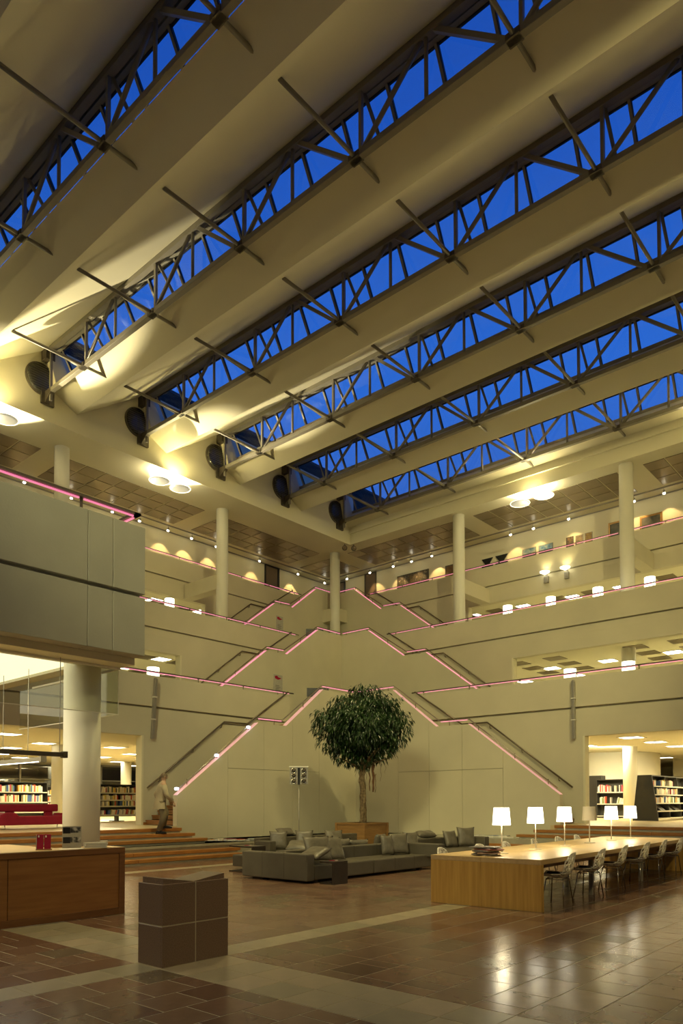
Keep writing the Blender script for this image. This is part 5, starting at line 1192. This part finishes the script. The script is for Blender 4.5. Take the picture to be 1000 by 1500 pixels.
# newspapers heaped on the table
rp2 = random.Random(9); zz = THT + 0.0008
NPC = [mat('newsprint %d' % i, c, 0.8, var=0.25, scale=25) for i, c in enumerate([(0.55, 0.52, 0.44), (0.30, 0.29, 0.25), (0.60, 0.42, 0.33), (0.16, 0.13, 0.11), (0.62, 0.58, 0.48), (0.35, 0.12, 0.10)])]
for i in range(8):
    w, d = rp2.uniform(0.17, 0.21), rp2.uniform(0.13, 0.16); nm = ['lowest', 'second from below', 'third from below', 'fourth from below', 'fifth from below', 'sixth from below', 'seventh from below', 'topmost'][i]
    t = thing('newspaper', 'folded newspaper in the heap on the long table, %s' % nm, 'newspaper', tl(-1.02 + rp2.uniform(-.05, .05), 0.36 + rp2.uniform(-.04, .04), zz), rp2.uniform(-0.5, 0.9), 'newspapers on the table')
    pts = [(-w, 0), (-w * 1.05, 0.007), (-w, 0.015), (w * 0.9, 0.0155), (w, 0.010), (w * 0.95, 0)]
    MB().prism([(x, -d, z) for x, z in pts], (0, 2 * d, 0)).build('fold', NPC[i % 6], t, smooth=False)
    MB().box(-w * 0.9, w * 0.6, -d * 0.9, d * 0.5, 0.0155, 0.0162).build('printed_page', NPC[(i * 2 + 1) % 6], t)
    zz += 0.0175
# poster board at the right frame edge
t = thing('poster_board', 'white poster board on a floor stand, cut by the right frame edge', 'poster board', (-2.86, 11.9, 0), math.radians(38))
MB().box(-0.33, 0.33, -0.012, 0.012, 0.86, 1.50).build('board', M['white'], t); MB().box(-0.32, 0.32, -0.016, -0.0125, 0.95, 1.49).build('print', mat('pale pink print', (0.55, 0.33, 0.30), 0.6, var=0.2, scale=4), t)
MB().box(-0.34, 0.34, -0.02, 0.02, 0.82, 0.86).build('lower_edge', M['black'], t); MB().box(-0.03, 0.03, -0.02, 0.02, 0.02, 0.82).box(-0.25, 0.25, -0.18, 0.18, 0, 0.02).build('stand', M['steel_dk'], t)
# ------------------------------------------------------------ the person walking up to the stairs
def skin_body(name, joints, edges, radii, m, parent, sub=2, root=0):
    me = bpy.data.meshes.new(name); me.from_pydata(joints, edges, [])
    o = bpy.data.objects.new(name, me); COL.objects.link(o); o.parent = parent
    sk = o.modifiers.new('skin', 'SKIN'); sk.use_smooth_shade = True
    lay = me.skin_vertices[0].data if me.skin_vertices else None
    if lay is None:
        bpy.context.view_layer.objects.active = o
        bm = bmesh.new(); bm.from_mesh(me); L_ = bm.verts.layers.skin.verify(); bm.to_mesh(me); bm.free(); lay = me.skin_vertices[0].data
    for i, r in enumerate(radii): lay[i].radius = r if isinstance(r, tuple) else (r, r)
    lay[root].use_root = True
    s = o.modifiers.new('sub', 'SUBSURF'); s.levels = sub; s.render_levels = sub
    me.materials.append(m)
    return o
pt = thing('person', 'person in a pale loose coat and dark trousers walking up toward the left stair', 'person', (-17.33, 12.08, 0.715), math.radians(-18))
# local frame: walks toward +y ; metres
J = [(0, 0, 0.90), (0, 0.02, 1.10), (0, 0.05, 1.30), (0, 0.06, 1.40), (0, 0.09, 1.49), (0, 0.10, 1.57), (0, 0.11, 1.64),
     (-0.10, 0, 0.86), (-0.10, 0.19, 0.60), (-0.10, 0.12, 0.235), (-0.10, 0.17, 0.185), (-0.10, 0.28, 0.175),
     (0.10, 0, 0.86), (0.10, 0.06, 0.48), (0.10, -0.06, 0.10), (0.10, -0.05, 0.04), (0.10, 0.08, 0.025),
     (-0.18, 0.05, 1.36), (-0.25, -0.05, 1.10), (-0.24, 0.03, 0.87), (-0.235, 0.06, 0.79),
     (0.18, 0.05, 1.36), (0.25, 0.09, 1.10), (0.23, 0.26, 0.93), (0.225, 0.32, 0.88)]
E_ = [(0, 1), (1, 2), (2, 3), (3, 4), (4, 5), (5, 6), (0, 7), (7, 8), (8, 9), (9, 10), (10, 11), (0, 12), (12, 13), (13, 14), (14, 15), (15, 16), (3, 17), (17, 18), (18, 19), (19, 20), (3, 21), (21, 22), (22, 23), (23, 24)]
R_ = [(0.15, 0.11), (0.14, 0.10), (0.16, 0.11), (0.10, 0.08), 0.05, (0.075, 0.088), (0.068, 0.08), 0.085, 0.065, 0.045, 0.04, 0.032, 0.085, 0.065, 0.045, 0.04, 0.032, 0.06, 0.045, 0.035, 0.026, 0.06, 0.045, 0.035, 0.026]
body = skin_body('body', J, E_, R_, M['skin'], pt)
for s_, hx in ((-1, J[20]), (1, J[24])):
    for k in range(5):
        p0 = Vector(hx); off = (k - 2) * 0.017
        if k == 4: pts = [p0, p0 + Vector((-s_ * 0.03, 0.03, -0.02)), p0 + Vector((-s_ * 0.035, 0.045, -0.05))]
        else: pts = [p0 + Vector((0, off * 0.6, -0.02)), p0 + Vector((0, off + 0.02, -0.075)), p0 + Vector((-s_ * 0.008, off + 0.03, -0.075 - (0.035, 0.045, 0.042, 0.03)[k % 4]))]
        MB().tube(pts, [0.0095, 0.009, 0.007], 7).build('finger', M['skin'], pt, smooth=True)
# trousers and shoes
for leg in ([7, 8, 9], [12, 13, 14]):
    pts = [J[i] for i in leg]; pts[0] = (pts[0][0], pts[0][1], 0.93)
    MB().tube(pts, [0.115, 0.092, 0.075], 14).build('trouser_leg', M['trouser'], pt, smooth=True)
for f in (10, 15):
    x, y, z = J[f]; zb = 0.145 if f == 10 else 0.0
    MB().prism([(x - 0.045, y - 0.10, zb), (x - 0.045, y + 0.20, zb), (x - 0.045, y + 0.19, zb + 0.045), (x - 0.045, y + 0.06, zb + 0.085), (x - 0.045, y - 0.10, zb + 0.09)], (0.09, 0, 0)).build('shoe', M['black'], pt, bevel=0.02)
# coat: lofted torso with open lower hem, sleeves
ring = []
prof_c = [(0.70, -0.02, 0.235, 0.17), (0.85, -0.01, 0.215, 0.165), (1.0, 0.01, 0.185, 0.145), (1.15, 0.025, 0.185, 0.14), (1.30, 0.05, 0.205, 0.14), (1.38, 0.055, 0.18, 0.11), (1.43, 0.06, 0.10, 0.085), (1.47, 0.065, 0.075, 0.075)]
n = 24; vs = []; fs = []
for z, yc, rx_, ry_ in prof_c:
    for j in range(n):
        a = 2 * PI * j / n; k = 1 + (0.06 * math.sin(5 * a) if z < 0.95 else 0.0)
        vs.append((rx_ * math.cos(a) * k, yc + ry_ * math.sin(a) * k, z))
for i in range(len(prof_c) - 1):
    for j in range(n): fs.append((i * n + j, i * n + (j + 1) % n, (i + 1) * n + (j + 1) % n, (i + 1) * n + j))
co = MB().add(vs, fs).build('coat', M['coat'], pt, smooth=True)
for ch in ([17, 18, 19], [21, 22, 23]):
    pts = [Vector(J[i]) for i in ch]; pts[0] = pts[0] + Vector((-0.03 if pts[0].x > 0 else 0.03, 0, -0.01))
    MB().tube(pts, [0.085, 0.065, 0.055], 12).build('sleeve', M['coat'], co, smooth=True)
# hair cap and face details
b = MB(); vs = []; n = 18
hc = Vector((0, 0.10, 1.615))
for i in range(9):
    th_ = PI * 0.60 * i / 8
    for j in range(n):
        a = 2 * PI * j / n; front = max(0, math.sin(a))
        t2_ = th_ * (1 - 0.30 * front)
        vs.append((hc.x + 0.088 * math.sin(t2_) * math.cos(a), hc.y + 0.104 * math.sin(t2_) * math.sin(a), hc.z + 0.105 * math.cos(t2_)))
b.add(vs, [(i * n + j, i * n + (j + 1) % n, (i + 1) * n + (j + 1) % n, (i + 1) * n + j) for i in range(8) for j in range(n)])
b.build('hair', M['hair'], pt, smooth=True)
MB().prism([(-0.012, 0.195, 1.585), (0.012, 0.195, 1.585), (0.0, 0.19, 1.63)], (0, 0.022, -0.006)).build('nose', M['skin'], pt)
for s_ in (-1, 1):
    MB().lathe([(0, -0.008), (0.009, 0), (0, 0.008)], c=(s_ * 0.03, 0.188, 1.625), n=8).build('eye', M['black'], pt)
    MB().lathe([(0, -0.03), (0.014, -0.01), (0.016, 0.015), (0, 0.03)], c=(s_ * 0.082, 0.10, 1.60), n=8).build('ear', M['skin'], pt, smooth=True)
MB().box(-0.022, 0.022, 0.186, 0.196, 1.552, 1.558).build('mouth', M['red'], pt)
